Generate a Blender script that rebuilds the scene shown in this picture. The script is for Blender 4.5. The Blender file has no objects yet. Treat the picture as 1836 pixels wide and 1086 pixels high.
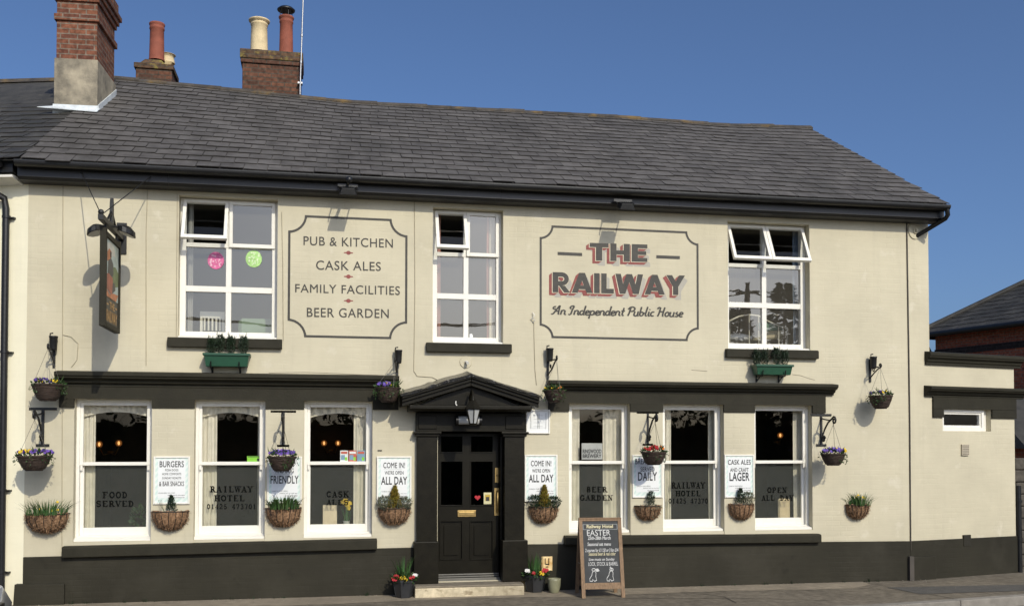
import bpy, bmesh, math, random
from mathutils import Vector, Matrix
R = math.radians
random.seed(7)
C = bpy.context.scene.collection

# ------------------------------------------------------------------ camera, sky, sun, exposure
CAM = Vector((0.0, -13.2, 2.0)); F = 1750.0; PPX, PPY = 918.0, 750.3
YAW, PITCH, ROLL = 0.190123, 0.027263, 0.00074
fw = Vector((math.sin(YAW)*math.cos(PITCH), math.cos(YAW)*math.cos(PITCH), math.sin(PITCH)))
rt0 = Vector((math.cos(YAW), -math.sin(YAW), 0)); up0 = rt0.cross(fw)
rt = math.cos(ROLL)*rt0 + math.sin(ROLL)*up0; up = math.cos(ROLL)*up0 - math.sin(ROLL)*rt0
cd = bpy.data.cameras.new('camera'); cam = bpy.data.objects.new('camera', cd); C.objects.link(cam)
M = Matrix((rt, up, -fw)).transposed().to_4x4(); M.translation = CAM; cam.matrix_world = M
cd.sensor_width = 36; cd.lens = 36*F/1836; cd.shift_y = (PPY-543)/1836; cd.clip_end = 3000; cd.clip_start = .1
bpy.context.scene.camera = cam

SUN = Vector((.29, -1, .71)).normalized()          # towards the sun
w = bpy.data.worlds.new('World'); bpy.context.scene.world = w; w.use_nodes = True
nt = w.node_tree; bg = nt.nodes['Background']
sk = nt.nodes.new('ShaderNodeTexSky'); sk.sky_type = 'NISHITA'; sk.sun_disc = False
sk.sun_elevation = math.asin(SUN.z); sk.sun_rotation = math.atan2(SUN.x, SUN.y)
sk.air_density = .68; sk.dust_density = 3.2; sk.ozone_density = 7.2
tn = nt.nodes.new('ShaderNodeMix'); tn.data_type = 'RGBA'; tn.blend_type = 'MULTIPLY'; tn.inputs[0].default_value = 1; tn.inputs[7].default_value = (1, .99, .96, 1)
nt.links.new(sk.outputs[0], tn.inputs[6]); nt.links.new(tn.outputs[2], bg.inputs[0]); bg.inputs[1].default_value = .142
sl = bpy.data.lights.new('sun', 'SUN'); sl.energy = 2.9; sl.angle = R(.5); sl.color = (1, .93, .76)
so = bpy.data.objects.new('sun', sl); C.objects.link(so); so.rotation_euler = (-SUN).to_track_quat('-Z', 'Y').to_euler(); so.location = (3, -20, 20)
vs = bpy.context.scene.view_settings; vs.view_transform = 'Standard'; vs.look = 'None'; vs.exposure = 0; vs.gamma = 1

# ------------------------------------------------------------------ survey: photo point -> point on a vertical plane
def ray(px, py): return fw + (px-PPX)/F*rt - (py-PPY)/F*up
def W(px, py, y=0.0):
    v = ray(px, py); return CAM + v*((y-CAM.y)/v.y)
def WZ(px, py, z=0.0):
    v = ray(px, py); return CAM + v*((z-CAM.z)/v.z)
class Plane:                                        # a vertical wall plane: local (s along, d into wall, z)
    def __init__(s, ox, oy, ang): s.o = Vector((ox, oy, 0)); s.t = Vector((math.cos(ang), math.sin(ang), 0)); s.n = Vector((-math.sin(ang), math.cos(ang), 0))
    def __call__(s, p): return s.o + s.t*p[0] + s.n*p[1] + Vector((0, 0, p[2]))
    def px(s, px, py, d=0.0):
        v = ray(px, py); k = (s.o + s.n*d - CAM).dot(s.n)/v.dot(s.n); q = CAM + v*k; return (q-s.o).dot(s.t), q.z
ANNEX = Plane(8.57, 0, R(13))
LEFT = Plane(-3.69, 0, R(-15))                      # negative s runs back to the left

# ------------------------------------------------------------------ mesh builder
def lerp(a, b, t): return a + (b-a)*t
class MB:
    def __init__(s): s.v = []; s.f = []; s.m = []; s.s = []
    def add(s, pts, faces, m=0, sm=False):
        b = len(s.v); s.v += [Vector(p) for p in pts]
        for f in faces: s.f.append([b+i for i in f]); s.m.append(m); s.s.append(sm)
    def quad(s, a, b, c, d, m=0): s.add([a, b, c, d], [(0, 1, 2, 3)], m)
    def poly(s, pts, m=0): s.add(pts, [tuple(range(len(pts)))], m)
    def hexa(s, p, m=0): s.add(p, [(3, 2, 1, 0), (4, 5, 6, 7), (0, 1, 5, 4), (1, 2, 6, 5), (2, 3, 7, 6), (3, 0, 4, 7)], m)
    def box(s, x0, x1, y0, y1, z0, z1, m=0, xf=None):
        p = [(x0, y0, z0), (x1, y0, z0), (x1, y1, z0), (x0, y1, z0), (x0, y0, z1), (x1, y0, z1), (x1, y1, z1), (x0, y1, z1)]
        s.hexa([xf(q) for q in p] if xf else p, m)
    def prism(s, A, B, m=0):                        # two matching rings
        n = len(A); s.add(list(A)+list(B), [tuple(range(n))[::-1], tuple(range(n, 2*n))] + [(i, (i+1) % n, n+(i+1) % n, n+i) for i in range(n)], m)
    def extr(s, prof, x0, x1, m=0, xf=None):        # profile of (y,z) swept along x; x0/x1 may shift z: (x, dz)
        a = x0 if isinstance(x0, tuple) else (x0, 0); b = x1 if isinstance(x1, tuple) else (x1, 0)
        g = xf or (lambda p: p)
        s.prism([g((a[0], y, z+a[1])) for y, z in prof], [g((b[0], y, z+b[1])) for y, z in prof], m)
    def tube(s, path, r, n=8, m=0, sm=True):
        path = [Vector(p) for p in path]; k = len(path); rr = r if isinstance(r, (list, tuple)) else [r]*k
        ref = None; ring = []
        for i, p in enumerate(path):
            t = (path[min(i+1, k-1)] - path[max(i-1, 0)]).normalized()
            if ref is None:
                ref = t.orthogonal().normalized()
            ref = (ref - t*ref.dot(t)); ref = ref.normalized() if ref.length > 1e-6 else t.orthogonal().normalized()
            b = t.cross(ref)
            ring += [p + (ref*math.cos(2*math.pi*j/n) + b*math.sin(2*math.pi*j/n))*rr[i] for j in range(n)]
        fs = [(i*n+j, i*n+(j+1) % n, (i+1)*n+(j+1) % n, (i+1)*n+j) for i in range(k-1) for j in range(n)]
        s.add(ring, fs, m, sm); s.add(ring[:n], [tuple(range(n))], m); s.add(ring[-n:], [tuple(range(n))], m)
    def lathe(s, prof, c, n=24, m=0, a0=0, a1=2*math.pi, sm=True, jit=0, sy=1):
        full = abs(a1-a0-2*math.pi) < 1e-6; cols = n if full else n+1; pts = []
        for r, z in prof:
            for j in range(cols):
                a = a0+(a1-a0)*j/n; q = r+(random.uniform(-jit, jit) if jit else 0)
                pts.append((c[0]+q*math.cos(a), c[1]+sy*q*math.sin(a), c[2]+z+(random.uniform(-jit, jit) if jit else 0)))
        fs = []
        for i in range(len(prof)-1):
            for j in range(n):
                j2 = (j+1) % cols; fs.append((i*cols+j, i*cols+j2, (i+1)*cols+j2, (i+1)*cols+j))
        s.add(pts, fs, m, sm)
    def ball(s, c, r, n=8, m=0, sq=1):
        s.lathe([(max(1e-4, r*math.sin(math.pi*i/n)), -r*sq*math.cos(math.pi*i/n)) for i in range(n+1)], c, n+2, m)
    def build(s, name, mats, parent=None, bevel=0, weld=False, orient=True):
        org = Vector(parent.get('_o', (0, 0, 0))) if parent else Vector((0, 0, 0))
        me = bpy.data.meshes.new(name); me.from_pydata([v-org for v in s.v], [], s.f)
        for mt in (mats if isinstance(mats, (list, tuple)) else [mats]): me.materials.append(mt)
        me.polygons.foreach_set('material_index', s.m); me.polygons.foreach_set('use_smooth', s.s)
        bm = bmesh.new(); bm.from_mesh(me)
        if weld: bmesh.ops.remove_doubles(bm, verts=bm.verts, dist=1e-5)
        if orient: bmesh.ops.recalc_face_normals(bm, faces=bm.faces)
        bm.to_mesh(me); bm.free(); me.update()
        o = bpy.data.objects.new(name, me); C.objects.link(o)
        if parent: o.parent = parent; o['_o'] = list(org)
        if bevel:
            b = o.modifiers.new('bevel', 'BEVEL'); b.width = bevel; b.segments = 2; b.limit_method = 'ANGLE'; b.angle_limit = R(40)
        return o
def thing(name, loc, label, cat, group=None):
    o = bpy.data.objects.new(name, None); C.objects.link(o); o.location = loc; o['_o'] = list(loc); o.empty_display_size = .1
    tag(o, label, cat, group); return o
def tag(o, label, cat, group=None):
    o['label'] = label; o['category'] = cat
    if group: o['group'] = group
    return o
def setting(o, kind='structure'): o['kind'] = kind; return o

# ------------------------------------------------------------------ materials
def mat(name, col, rough=.6, var=.12, scale=6, bump=0, bscale=60, island=0, spec=.5, metal=0, col2=None, stain=0, trans=0, coat=0, stretch=None, hue=0):
    m = bpy.data.materials.new(name); m.use_nodes = True; t = m.node_tree; N = t.nodes; L = t.links
    b = N['Principled BSDF']; b.inputs['Roughness'].default_value = rough; b.inputs['Metallic'].default_value = metal
    b.inputs['Specular IOR Level'].default_value = spec
    if coat: b.inputs['Coat Weight'].default_value = coat; b.inputs['Coat Roughness'].default_value = .08
    tc = N.new('ShaderNodeTexCoord'); src = tc.outputs['Object']
    if stretch:
        mp = N.new('ShaderNodeMapping'); mp.inputs['Scale'].default_value = stretch; L.new(src, mp.inputs[0]); src = mp.outputs[0]
    nz = N.new('ShaderNodeTexNoise'); nz.inputs['Scale'].default_value = scale; nz.inputs['Detail'].default_value = 6; nz.inputs['Roughness'].default_value = .62; L.new(src, nz.inputs['Vector'])
    rp = N.new('ShaderNodeValToRGB'); rp.color_ramp.elements[0].position = .3; rp.color_ramp.elements[1].position = .7
    c1 = [max(0, c*(1-var)) for c in col]; c2 = [min(1, c*(1+var)) for c in (col2 or col)]
    rp.color_ramp.elements[0].color = (*c1, 1); rp.color_ramp.elements[1].color = (*c2, 1); L.new(nz.outputs[0], rp.inputs[0])
    out = rp.outputs[0]
    if island:
        g = N.new('ShaderNodeNewGeometry'); mr = N.new('ShaderNodeMapRange'); mr.inputs[3].default_value = 1-island; mr.inputs[4].default_value = 1+island; L.new(g.outputs['Random Per Island'], mr.inputs[0])
        h = N.new('ShaderNodeHueSaturation'); L.new(mr.outputs[0], h.inputs['Value']); L.new(out, h.inputs['Color']); out = h.outputs[0]
        if hue:
            mh = N.new('ShaderNodeMapRange'); mh.inputs[3].default_value = .5-hue; mh.inputs[4].default_value = .5+hue
            ml = N.new('ShaderNodeMath'); ml.operation = 'MULTIPLY'; ml.inputs[1].default_value = 7.3; fr = N.new('ShaderNodeMath'); fr.operation = 'FRACT'
            L.new(g.outputs['Random Per Island'], ml.inputs[0]); L.new(ml.outputs[0], fr.inputs[0]); L.new(fr.outputs[0], mh.inputs[0]); L.new(mh.outputs[0], h.inputs['Hue'])
    if stain:
        n2 = N.new('ShaderNodeTexNoise'); n2.inputs['Scale'].default_value = 1.3; n2.inputs['Detail'].default_value = 8; L.new(tc.outputs['Object'], n2.inputs['Vector'])
        mr2 = N.new('ShaderNodeMapRange'); mr2.inputs[1].default_value = .35; mr2.inputs[2].default_value = .7; mr2.inputs[3].default_value = 1; mr2.inputs[4].default_value = 1-stain; L.new(n2.outputs[0], mr2.inputs[0])
        mx = N.new('ShaderNodeMix'); mx.data_type = 'RGBA'; mx.blend_type = 'MULTIPLY'; mx.inputs[0].default_value = 1; L.new(out, mx.inputs[6]); L.new(mr2.outputs[0], mx.inputs[7]); out = mx.outputs[2]
    L.new(out, b.inputs['Base Color'])
    if bump:
        n3 = N.new('ShaderNodeTexNoise'); n3.inputs['Scale'].default_value = bscale; n3.inputs['Detail'].default_value = 5; L.new(src, n3.inputs['Vector'])
        bp = N.new('ShaderNodeBump'); bp.inputs['Strength'].default_value = bump; bp.inputs['Distance'].default_value = .01; L.new(n3.outputs[0], bp.inputs['Height']); L.new(bp.outputs[0], b.inputs['Normal'])
    if trans:
        tr = N.new('ShaderNodeBsdfTranslucent'); L.new(out, tr.inputs[0]); mx = N.new('ShaderNodeMixShader'); mx.inputs[0].default_value = trans
        L.new(b.outputs[0], mx.inputs[1]); L.new(tr.outputs[0], mx.inputs[2]); L.new(mx.outputs[0], N['Material Output'].inputs[0])
    return m
def brick_uv(N, L):
    tc = N.new('ShaderNodeTexCoord'); sp = N.new('ShaderNodeSeparateXYZ'); L.new(tc.outputs['Object'], sp.inputs[0])
    ad = N.new('ShaderNodeMath'); ad.operation = 'ADD'; L.new(sp.outputs[0], ad.inputs[0]); L.new(sp.outputs[1], ad.inputs[1])
    cb = N.new('ShaderNodeCombineXYZ'); L.new(ad.outputs[0], cb.inputs[0]); L.new(sp.outputs[2], cb.inputs[1]); return tc, cb
def brick_tex(N, L, cb, c1, c2, mort, ms=.008, w_=.225, h_=.075):
    t = N.new('ShaderNodeTexBrick'); t.inputs['Scale'].default_value = 1; t.inputs['Brick Width'].default_value = w_; t.inputs['Row Height'].default_value = h_
    t.inputs['Mortar Size'].default_value = ms; t.inputs['Mortar Smooth'].default_value = .4; t.inputs['Bias'].default_value = 0
    t.inputs['Color1'].default_value = (*c1, 1); t.inputs['Color2'].default_value = (*c2, 1); t.inputs['Mortar'].default_value = (*mort, 1); L.new(cb.outputs[0], t.inputs['Vector']); return t
def painted_brick(name, col, strength=.3, rough=.75, var=.05, stain=.08, plain=False):
    m = bpy.data.materials.new(name); m.use_nodes = True; t = m.node_tree; N = t.nodes; L = t.links; b = N['Principled BSDF']; b.inputs['Roughness'].default_value = rough; b.inputs['Specular IOR Level'].default_value = .15
    tc, cb = brick_uv(N, L)
    wob = N.new('ShaderNodeTexNoise'); wob.inputs['Scale'].default_value = 2.5; L.new(tc.outputs['Object'], wob.inputs['Vector'])
    mxv = N.new('ShaderNodeMix'); mxv.data_type = 'RGBA'; mxv.blend_type = 'LINEAR_LIGHT'; mxv.inputs[0].default_value = .012; L.new(cb.outputs[0], mxv.inputs[6]); L.new(wob.outputs[1], mxv.inputs[7])
    bt = brick_tex(N, L, cb, (1, 1, 1), (.8, .8, .8), (.15, .15, .15), .010); L.new(mxv.outputs[2], bt.inputs['Vector'])
    n1 = N.new('ShaderNodeTexNoise'); n1.inputs['Scale'].default_value = 1; n1.inputs['Detail'].default_value = 5; mpn = N.new('ShaderNodeMapping'); mpn.inputs['Scale'].default_value = (2.6, 2.6, 13); L.new(tc.outputs['Object'], mpn.inputs[0]); L.new(mpn.outputs[0], n1.inputs['Vector'])
    # worn joints: patches where the coursing shows through the paint, others filled smooth
    n4 = N.new('ShaderNodeTexNoise'); n4.inputs['Scale'].default_value = 1.7; n4.inputs['Detail'].default_value = 4; L.new(tc.outputs['Object'], n4.inputs['Vector'])
    pr = N.new('ShaderNodeMapRange'); pr.inputs[1].default_value = .45; pr.inputs[2].default_value = .72; pr.inputs[3].default_value = .05; pr.inputs[4].default_value = .5; L.new(n4.outputs[0], pr.inputs[0])
    mu0 = N.new('ShaderNodeMath'); mu0.operation = 'MULTIPLY'; L.new(bt.outputs['Color'], mu0.inputs[0]); L.new(pr.outputs[0], mu0.inputs[1])
    ad = N.new('ShaderNodeMath'); ad.operation = 'MULTIPLY_ADD'; ad.inputs[1].default_value = 1.0; L.new(n1.outputs[0], ad.inputs[0]); L.new(mu0.outputs[0], ad.inputs[2])
    bp = N.new('ShaderNodeBump'); bp.inputs['Strength'].default_value = strength; bp.inputs['Distance'].default_value = .012; L.new((n1.outputs[0] if plain else ad.outputs[0]), bp.inputs['Height']); L.new(bp.outputs[0], b.inputs['Normal'])
    n2 = N.new('ShaderNodeTexNoise'); n2.inputs['Scale'].default_value = .8; n2.inputs['Detail'].default_value = 9; n2.inputs['Roughness'].default_value = .65; L.new(tc.outputs['Object'], n2.inputs['Vector'])
    rp = N.new('ShaderNodeValToRGB'); rp.color_ramp.elements[0].position = .3; rp.color_ramp.elements[1].position = .62
    rp.color_ramp.elements[0].color = (*[c*(1-stain) for c in col], 1); rp.color_ramp.elements[1].color = (*[min(1, c*(1+var)) for c in col], 1); L.new(n2.outputs[0], rp.inputs[0])
    # thin vertical rain streaks
    mp = N.new('ShaderNodeMapping'); mp.inputs['Scale'].default_value = (9, 9, .5); L.new(tc.outputs['Object'], mp.inputs[0])
    n5 = N.new('ShaderNodeTexNoise'); n5.inputs['Scale'].default_value = 1; n5.inputs['Detail'].default_value = 4; L.new(mp.outputs[0], n5.inputs['Vector'])
    mr = N.new('ShaderNodeMapRange'); mr.inputs[1].default_value = .55; mr.inputs[2].default_value = .8; mr.inputs[3].default_value = 1; mr.inputs[4].default_value = .94; L.new(n5.outputs[0], mr.inputs[0])
    mx = N.new('ShaderNodeMix'); mx.data_type = 'RGBA'; mx.blend_type = 'MULTIPLY'; mx.inputs[0].default_value = 1; L.new(rp.outputs[0], mx.inputs[6]); L.new(mr.outputs[0], mx.inputs[7])
    L.new(mx.outputs[2], b.inputs['Base Color']); return m
def bare_brick(name, c1, c2, mort, lichen=None, ms=.01):
    m = bpy.data.materials.new(name); m.use_nodes = True; t = m.node_tree; N = t.nodes; L = t.links; b = N['Principled BSDF']; b.inputs['Roughness'].default_value = .9; b.inputs['Specular IOR Level'].default_value = .2
    tc, cb = brick_uv(N, L); bt = brick_tex(N, L, cb, c1, c2, mort, ms)
    nz = N.new('ShaderNodeTexNoise'); nz.inputs['Scale'].default_value = 18; nz.inputs['Detail'].default_value = 8; L.new(tc.outputs['Object'], nz.inputs['Vector'])
    mr = N.new('ShaderNodeMapRange'); mr.inputs[1].default_value = .3; mr.inputs[2].default_value = .7; mr.inputs[3].default_value = .55; mr.inputs[4].default_value = 1.3; L.new(nz.outputs[0], mr.inputs[0])
    mx = N.new('ShaderNodeMix'); mx.data_type = 'RGBA'; mx.blend_type = 'MULTIPLY'; mx.inputs[0].default_value = 1; L.new(bt.outputs['Color'], mx.inputs[6]); L.new(mr.outputs[0], mx.inputs[7]); out = mx.outputs[2]
    if lichen:
        n2 = N.new('ShaderNodeTexNoise'); n2.inputs['Scale'].default_value = 7; n2.inputs['Detail'].default_value = 9; n2.inputs['Roughness'].default_value = .7; L.new(tc.outputs['Object'], n2.inputs['Vector'])
        m2 = N.new('ShaderNodeMapRange'); m2.inputs[1].default_value = .52; m2.inputs[2].default_value = .62; L.new(n2.outputs[0], m2.inputs[0])
        x2 = N.new('ShaderNodeMix'); x2.data_type = 'RGBA'; x2.inputs[7].default_value = (*lichen, 1); L.new(m2.outputs[0], x2.inputs[0]); L.new(out, x2.inputs[6]); out = x2.outputs[2]
    L.new(out, b.inputs['Base Color'])
    bp = N.new('ShaderNodeBump'); bp.inputs['Strength'].default_value = .6; bp.inputs['Distance'].default_value = .01; L.new(bt.outputs['Color'], bp.inputs['Height']); L.new(bp.outputs[0], b.inputs['Normal'])
    return m
def glass_mat(name, ior=1.55, tint=(.97, .98, .97), film=0, fcol=(.2, .21, .21), rough=0.0, wav=.02):
    m = bpy.data.materials.new(name); m.use_nodes = True; t = m.node_tree; N = t.nodes; L = t.links; N.remove(N['Principled BSDF'])
    tr = N.new('ShaderNodeBsdfTransparent'); tr.inputs[0].default_value = (*tint, 1); gl = N.new('ShaderNodeBsdfGlossy'); gl.inputs['Roughness'].default_value = rough; gl.inputs['Color'].default_value = (1, .95, .84, 1)
    ge = N.new('ShaderNodeNewGeometry'); dt = N.new('ShaderNodeVectorMath'); dt.operation = 'DOT_PRODUCT'; L.new(ge.outputs['Normal'], dt.inputs[0]); L.new(ge.outputs['Incoming'], dt.inputs[1])
    ab_ = N.new('ShaderNodeMath'); ab_.operation = 'ABSOLUTE'; L.new(dt.outputs['Value'], ab_.inputs[0]); om = N.new('ShaderNodeMath'); om.operation = 'SUBTRACT'; om.inputs[0].default_value = 1; L.new(ab_.outputs[0], om.inputs[1])
    pw = N.new('ShaderNodeMath'); pw.operation = 'POWER'; pw.inputs[1].default_value = 5; L.new(om.outputs[0], pw.inputs[0]); f0 = ((ior-1)/(ior+1))**2
    ma = N.new('ShaderNodeMath'); ma.operation = 'MULTIPLY_ADD'; ma.inputs[1].default_value = 1-f0; ma.inputs[2].default_value = f0; L.new(pw.outputs[0], ma.inputs[0])
    mx = N.new('ShaderNodeMixShader'); L.new(ma.outputs[0], mx.inputs[0])
    tc = N.new('ShaderNodeTexCoord'); nz = N.new('ShaderNodeTexNoise'); nz.inputs['Scale'].default_value = 2.2; L.new(tc.outputs['Object'], nz.inputs['Vector'])
    bp = N.new('ShaderNodeBump'); bp.inputs['Strength'].default_value = wav; bp.inputs['Distance'].default_value = .1; L.new(nz.outputs[0], bp.inputs['Height']); L.new(bp.outputs[0], gl.inputs['Normal'])
    body = tr.outputs[0]
    if film:
        df = N.new('ShaderNodeBsdfDiffuse'); df.inputs[0].default_value = (*fcol, 1); m1 = N.new('ShaderNodeMixShader'); m1.inputs[0].default_value = film; L.new(body, m1.inputs[1]); L.new(df.outputs[0], m1.inputs[2]); body = m1.outputs[0]
    L.new(body, mx.inputs[1]); L.new(gl.outputs[0], mx.inputs[2]); L.new(mx.outputs[0], N['Material Output'].inputs[0]); return m
def emit_mat(name, col, s):
    m = bpy.data.materials.new(name); m.use_nodes = True; b = m.node_tree.nodes['Principled BSDF']; b.inputs['Base Color'].default_value = (*col, 1); b.inputs['Emission Color'].default_value = (*col, 1); b.inputs['Emission Strength'].default_value = s; return m
def stripe_mat(name, c1, c2):
    m = bpy.data.materials.new(name); m.use_nodes = True; t = m.node_tree; N = t.nodes; L = t.links; b = N['Principled BSDF']; b.inputs['Roughness'].default_value = .35
    tc = N.new('ShaderNodeTexCoord'); mp = N.new('ShaderNodeMapping'); mp.inputs['Rotation'].default_value = (0, R(-45), 0); L.new(tc.outputs['Object'], mp.inputs[0])
    wv = N.new('ShaderNodeTexWave'); wv.inputs['Scale'].default_value = 6; L.new(mp.outputs[0], wv.inputs['Vector'])
    rp = N.new('ShaderNodeValToRGB'); rp.color_ramp.interpolation = 'CONSTANT'; rp.color_ramp.elements[1].position = .5; rp.color_ramp.elements[0].color = (*c1, 1); rp.color_ramp.elements[1].color = (*c2, 1)
    L.new(wv.outputs['Fac'], rp.inputs[0]); L.new(rp.outputs[0], b.inputs['Base Color']); return m

CREAM = (.57, .520, .385)
m_wall = painted_brick('cream painted brick', CREAM, .30, stain=.12)
m_wall2 = painted_brick('pale yellow painted brick', (.84, .79, .60), .15)
m_dark = painted_brick('dark olive painted brick', (.030, .0275, .0195), .25, .6, .2, .2)
m_trim = mat('dark olive trim paint', (.031, .0285, .020), .6, .15, 5, .25, 40, spec=.12)
m_black = mat('black gloss paint', (.0115, .0100, .0062), .4, .3, 8, .12, 30, spec=.16)
m_door = mat('black door paint', (.0105, .0092, .0058), .38, .25, 5, .08, 40, spec=.16)
m_gutter = mat('black gutter', (.008, .008, .0085), .42, .3, 4, .15, 25)
m_iron = mat('black wrought iron', (.010, .010, .010), .5, .3, 30, .2, 80)
m_white = mat('white window paint', (.80, .775, .70), .4, .03, 10, .05, 50)
m_whiteshade = mat('off white paint', (.72, .70, .64), .5, .05, 10)
m_slate = mat('slate', (.090, .080, .071), .7, .22, 5, .35, 35, island=.13, col2=(.110, .102, .095), stain=.18)
m_slate_edge = mat('slate edge shadow tone', (.024, .022, .020), .95, .3, 9, spec=.1)  # dark edge colour paints the shadow line under each slate course
m_slate2 = mat('mossy slate', (.045, .042, .038), .65, .25, 4, .4, 30, island=.22, col2=(.062, .058, .050), stain=.25)
m_ridge = mat('ridge tile', (.050, .046, .042), .8, .3, 5, .4, 30, island=.25, col2=(.070, .058, .045))
m_brick = bare_brick('red stack brick', (.22, .088, .050), (.13, .052, .036), (.19, .155, .12))
m_brick_old = bare_brick('old lichened brick', (.15, .068, .042), (.085, .045, .032), (.08, .065, .05))
m_lichen = bare_brick('lichened crown brick', (.12, .07, .042), (.08, .05, .032), (.08, .065, .05), (.21, .165, .05))
m_brick_far = bare_brick('far house brick', (.36, .105, .055), (.26, .072, .044), (.21, .145, .10))
m_brick_band = bare_brick('dark band brick', (.04, .028, .026), (.03, .022, .02), (.05, .04, .035))
m_cement = mat('cement render', (.27, .24, .185), .9, .3, 5, .5, 30, stain=.35, col2=(.38, .33, .24))
m_leadblk = mat('black painted lead', (.02, .019, .017), .25, .5, 20, .9, 25)
m_lead = mat('new lead flashing', (.62, .66, .68), .45, .2, 8, .4, 15)
m_terra = mat('terracotta pot', (.25, .072, .042), .8, .2, 6, .2, 30)
m_buff = mat('buff clay pot', (.62, .50, .30), .8, .18, 6, .2, 30)
m_alu = mat('aluminium', (.42, .42, .42), .45, .1, 10, metal=1)
m_step = mat('worn cream stone', (.56, .47, .31), .85, .3, 6, .6, 22, col2=(.66, .57, .40), stain=.45)
m_steptop = mat('dirty stone top', (.20, .17, .125), .9, .25, 9, .5, 30)
m_glass = glass_mat('window glass', 1.65)
m_glass_up = glass_mat('upper window glass', 2.35, (.95, .95, .92), .09, (.50, .455, .37), wav=.006)  # pale film colour paints the grey sky reflection into these panes
m_glass_clear = glass_mat('clear casement glass', 1.6, (.8, .82, .82))  # darker copy for the open lights, without the painted sky reflection
m_frost = glass_mat('etched glass', 1.5, (.96, .97, .93), .12, (.27, .29, .255), .25)
m_glass_door = glass_mat('door glass', 1.6, (.5, .5, .5))
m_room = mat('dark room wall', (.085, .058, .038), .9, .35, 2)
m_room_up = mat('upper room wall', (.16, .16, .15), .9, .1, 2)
m_curtain = mat('cream curtain', (.80, .74, .60), .9, .10, 8, .2, 80, trans=.25)
m_net = mat('grey curtain', (.45, .44, .40), .9, .1, 8, trans=.3)
m_pinkcurt = mat('pink curtain', (.60, .30, .24), .9, .1, 8, trans=.3)
m_brass = mat('brass', (.46, .32, .13), .42, .25, 20, metal=1)
m_ink = mat('painted letter dark', (.042, .038, .031), .6, .25, 14)
m_signred = mat('painted letter red', (.25, .055, .045), .6, .2, 14)
m_signcream = mat('painted letter cream', (.70, .62, .45), .6, .05, 10)
m_signshade = mat('painted letter grey', (.40, .375, .32), .7, .06, 10)
m_etch = mat('black window letter', (.009, .009, .008), .7, .1, 10, spec=0)
m_print = mat('poster print', (.03, .03, .032), .5, .1, 10)
m_printgrey = mat('poster grey print', (.22, .24, .24), .5, .1, 10)
m_mint = stripe_mat('mint striped paper', (.72, .79, .74), (.60, .72, .67))
m_paper = mat('white poster paper', (.78, .79, .78), .4, .03, 5)
m_coir = mat('coconut fibre', (.17, .088, .042), .95, .5, 38, .9, 110, col2=(.30, .18, .10))
m_fibre = mat('loose coir fibre', (.26, .155, .085), .95, .3, 20, island=.45)
m_wicker = mat('dark wicker', (.040, .024, .016), .75, .55, 14, .8, 60, stretch=(1, 1, 5))
m_soil = mat('compost', (.02, .013, .008), 1, .4, 50, .8, 90)
m_leaf = mat('green leaf', (.035, .075, .018), .5, .25, 20, island=.5, hue=.03, trans=.25)
m_leafdk = mat('dark green leaf', (.016, .034, .014), .5, .25, 20, island=.5, hue=.03, trans=.2)
m_blade = mat('daffodil leaf', (.055, .12, .035), .45, .2, 20, island=.4, hue=.03, trans=.25)
m_gold = mat('golden conifer', (.22, .17, .022), .6, .25, 20, island=.5, hue=.03, trans=.2)
m_silver = mat('silver heather', (.13, .135, .085), .7, .25, 20, island=.5, trans=.2)
m_purple = mat('purple petal', (.13, .07, .36), .6, .2, 30, island=.45, hue=.03, trans=.2)
m_violet = mat('dark violet petal', (.05, .02, .16), .6, .2, 30, island=.4, trans=.15)
m_yellow = mat('yellow petal', (.75, .52, .02), .6, .1, 30, island=.2, trans=.2)
m_redpet = mat('red petal', (.42, .012, .02), .6, .2, 30, island=.35, trans=.2)
m_whitepet = mat('white petal', (.8, .78, .74), .6, .05, 30, island=.1, trans=.2)
m_orange = mat('orange petal', (.72, .20, .02), .6, .1, 30, island=.2, trans=.2)
m_trough = mat('green plastic', (.012, .065, .034), .4, .1, 8)
m_plastic = mat('charcoal plastic', (.03, .031, .034), .4, .1, 8, .1, 60)
m_ceramic = mat('sage ceramic', (.24, .235, .15), .35, .15, 10, coat=.3)
m_wood = mat('weathered wood', (.24, .155, .09), .75, .3, 5, .4, 30, stretch=(14, 14, 1.5))
m_chalkboard = mat('chalkboard', (.032, .034, .036), .7, .3, 5)
m_chalk = mat('chalk', (.62, .62, .60), .95, .25, 60)
m_chalky = mat('yellow chalk', (.62, .56, .36), .95, .25, 60)
m_hydrant = mat('worn yellow enamel', (.72, .34, .03), .5, .3, 14, col2=(.78, .62, .35))
m_tarmac = mat('pavement tarmac', (.155, .130, .095), .95, .25, 9, .8, 160, stain=.25, col2=(.20, .17, .125))
m_strip = mat('concrete strip', (.305, .255, .185), .95, .2, 5, .7, 120, stain=.25)
m_road = mat('road asphalt', (.085, .08, .072), .95, .3, 4, .8, 200, stain=.2)
m_kerb = mat('kerb stone', (.24, .22, .19), .9, .2, 6, .5, 60, island=.12)
m_stone = mat('rubble stone', (.085, .075, .062), .95, .4, 9, .9, 14)

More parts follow.
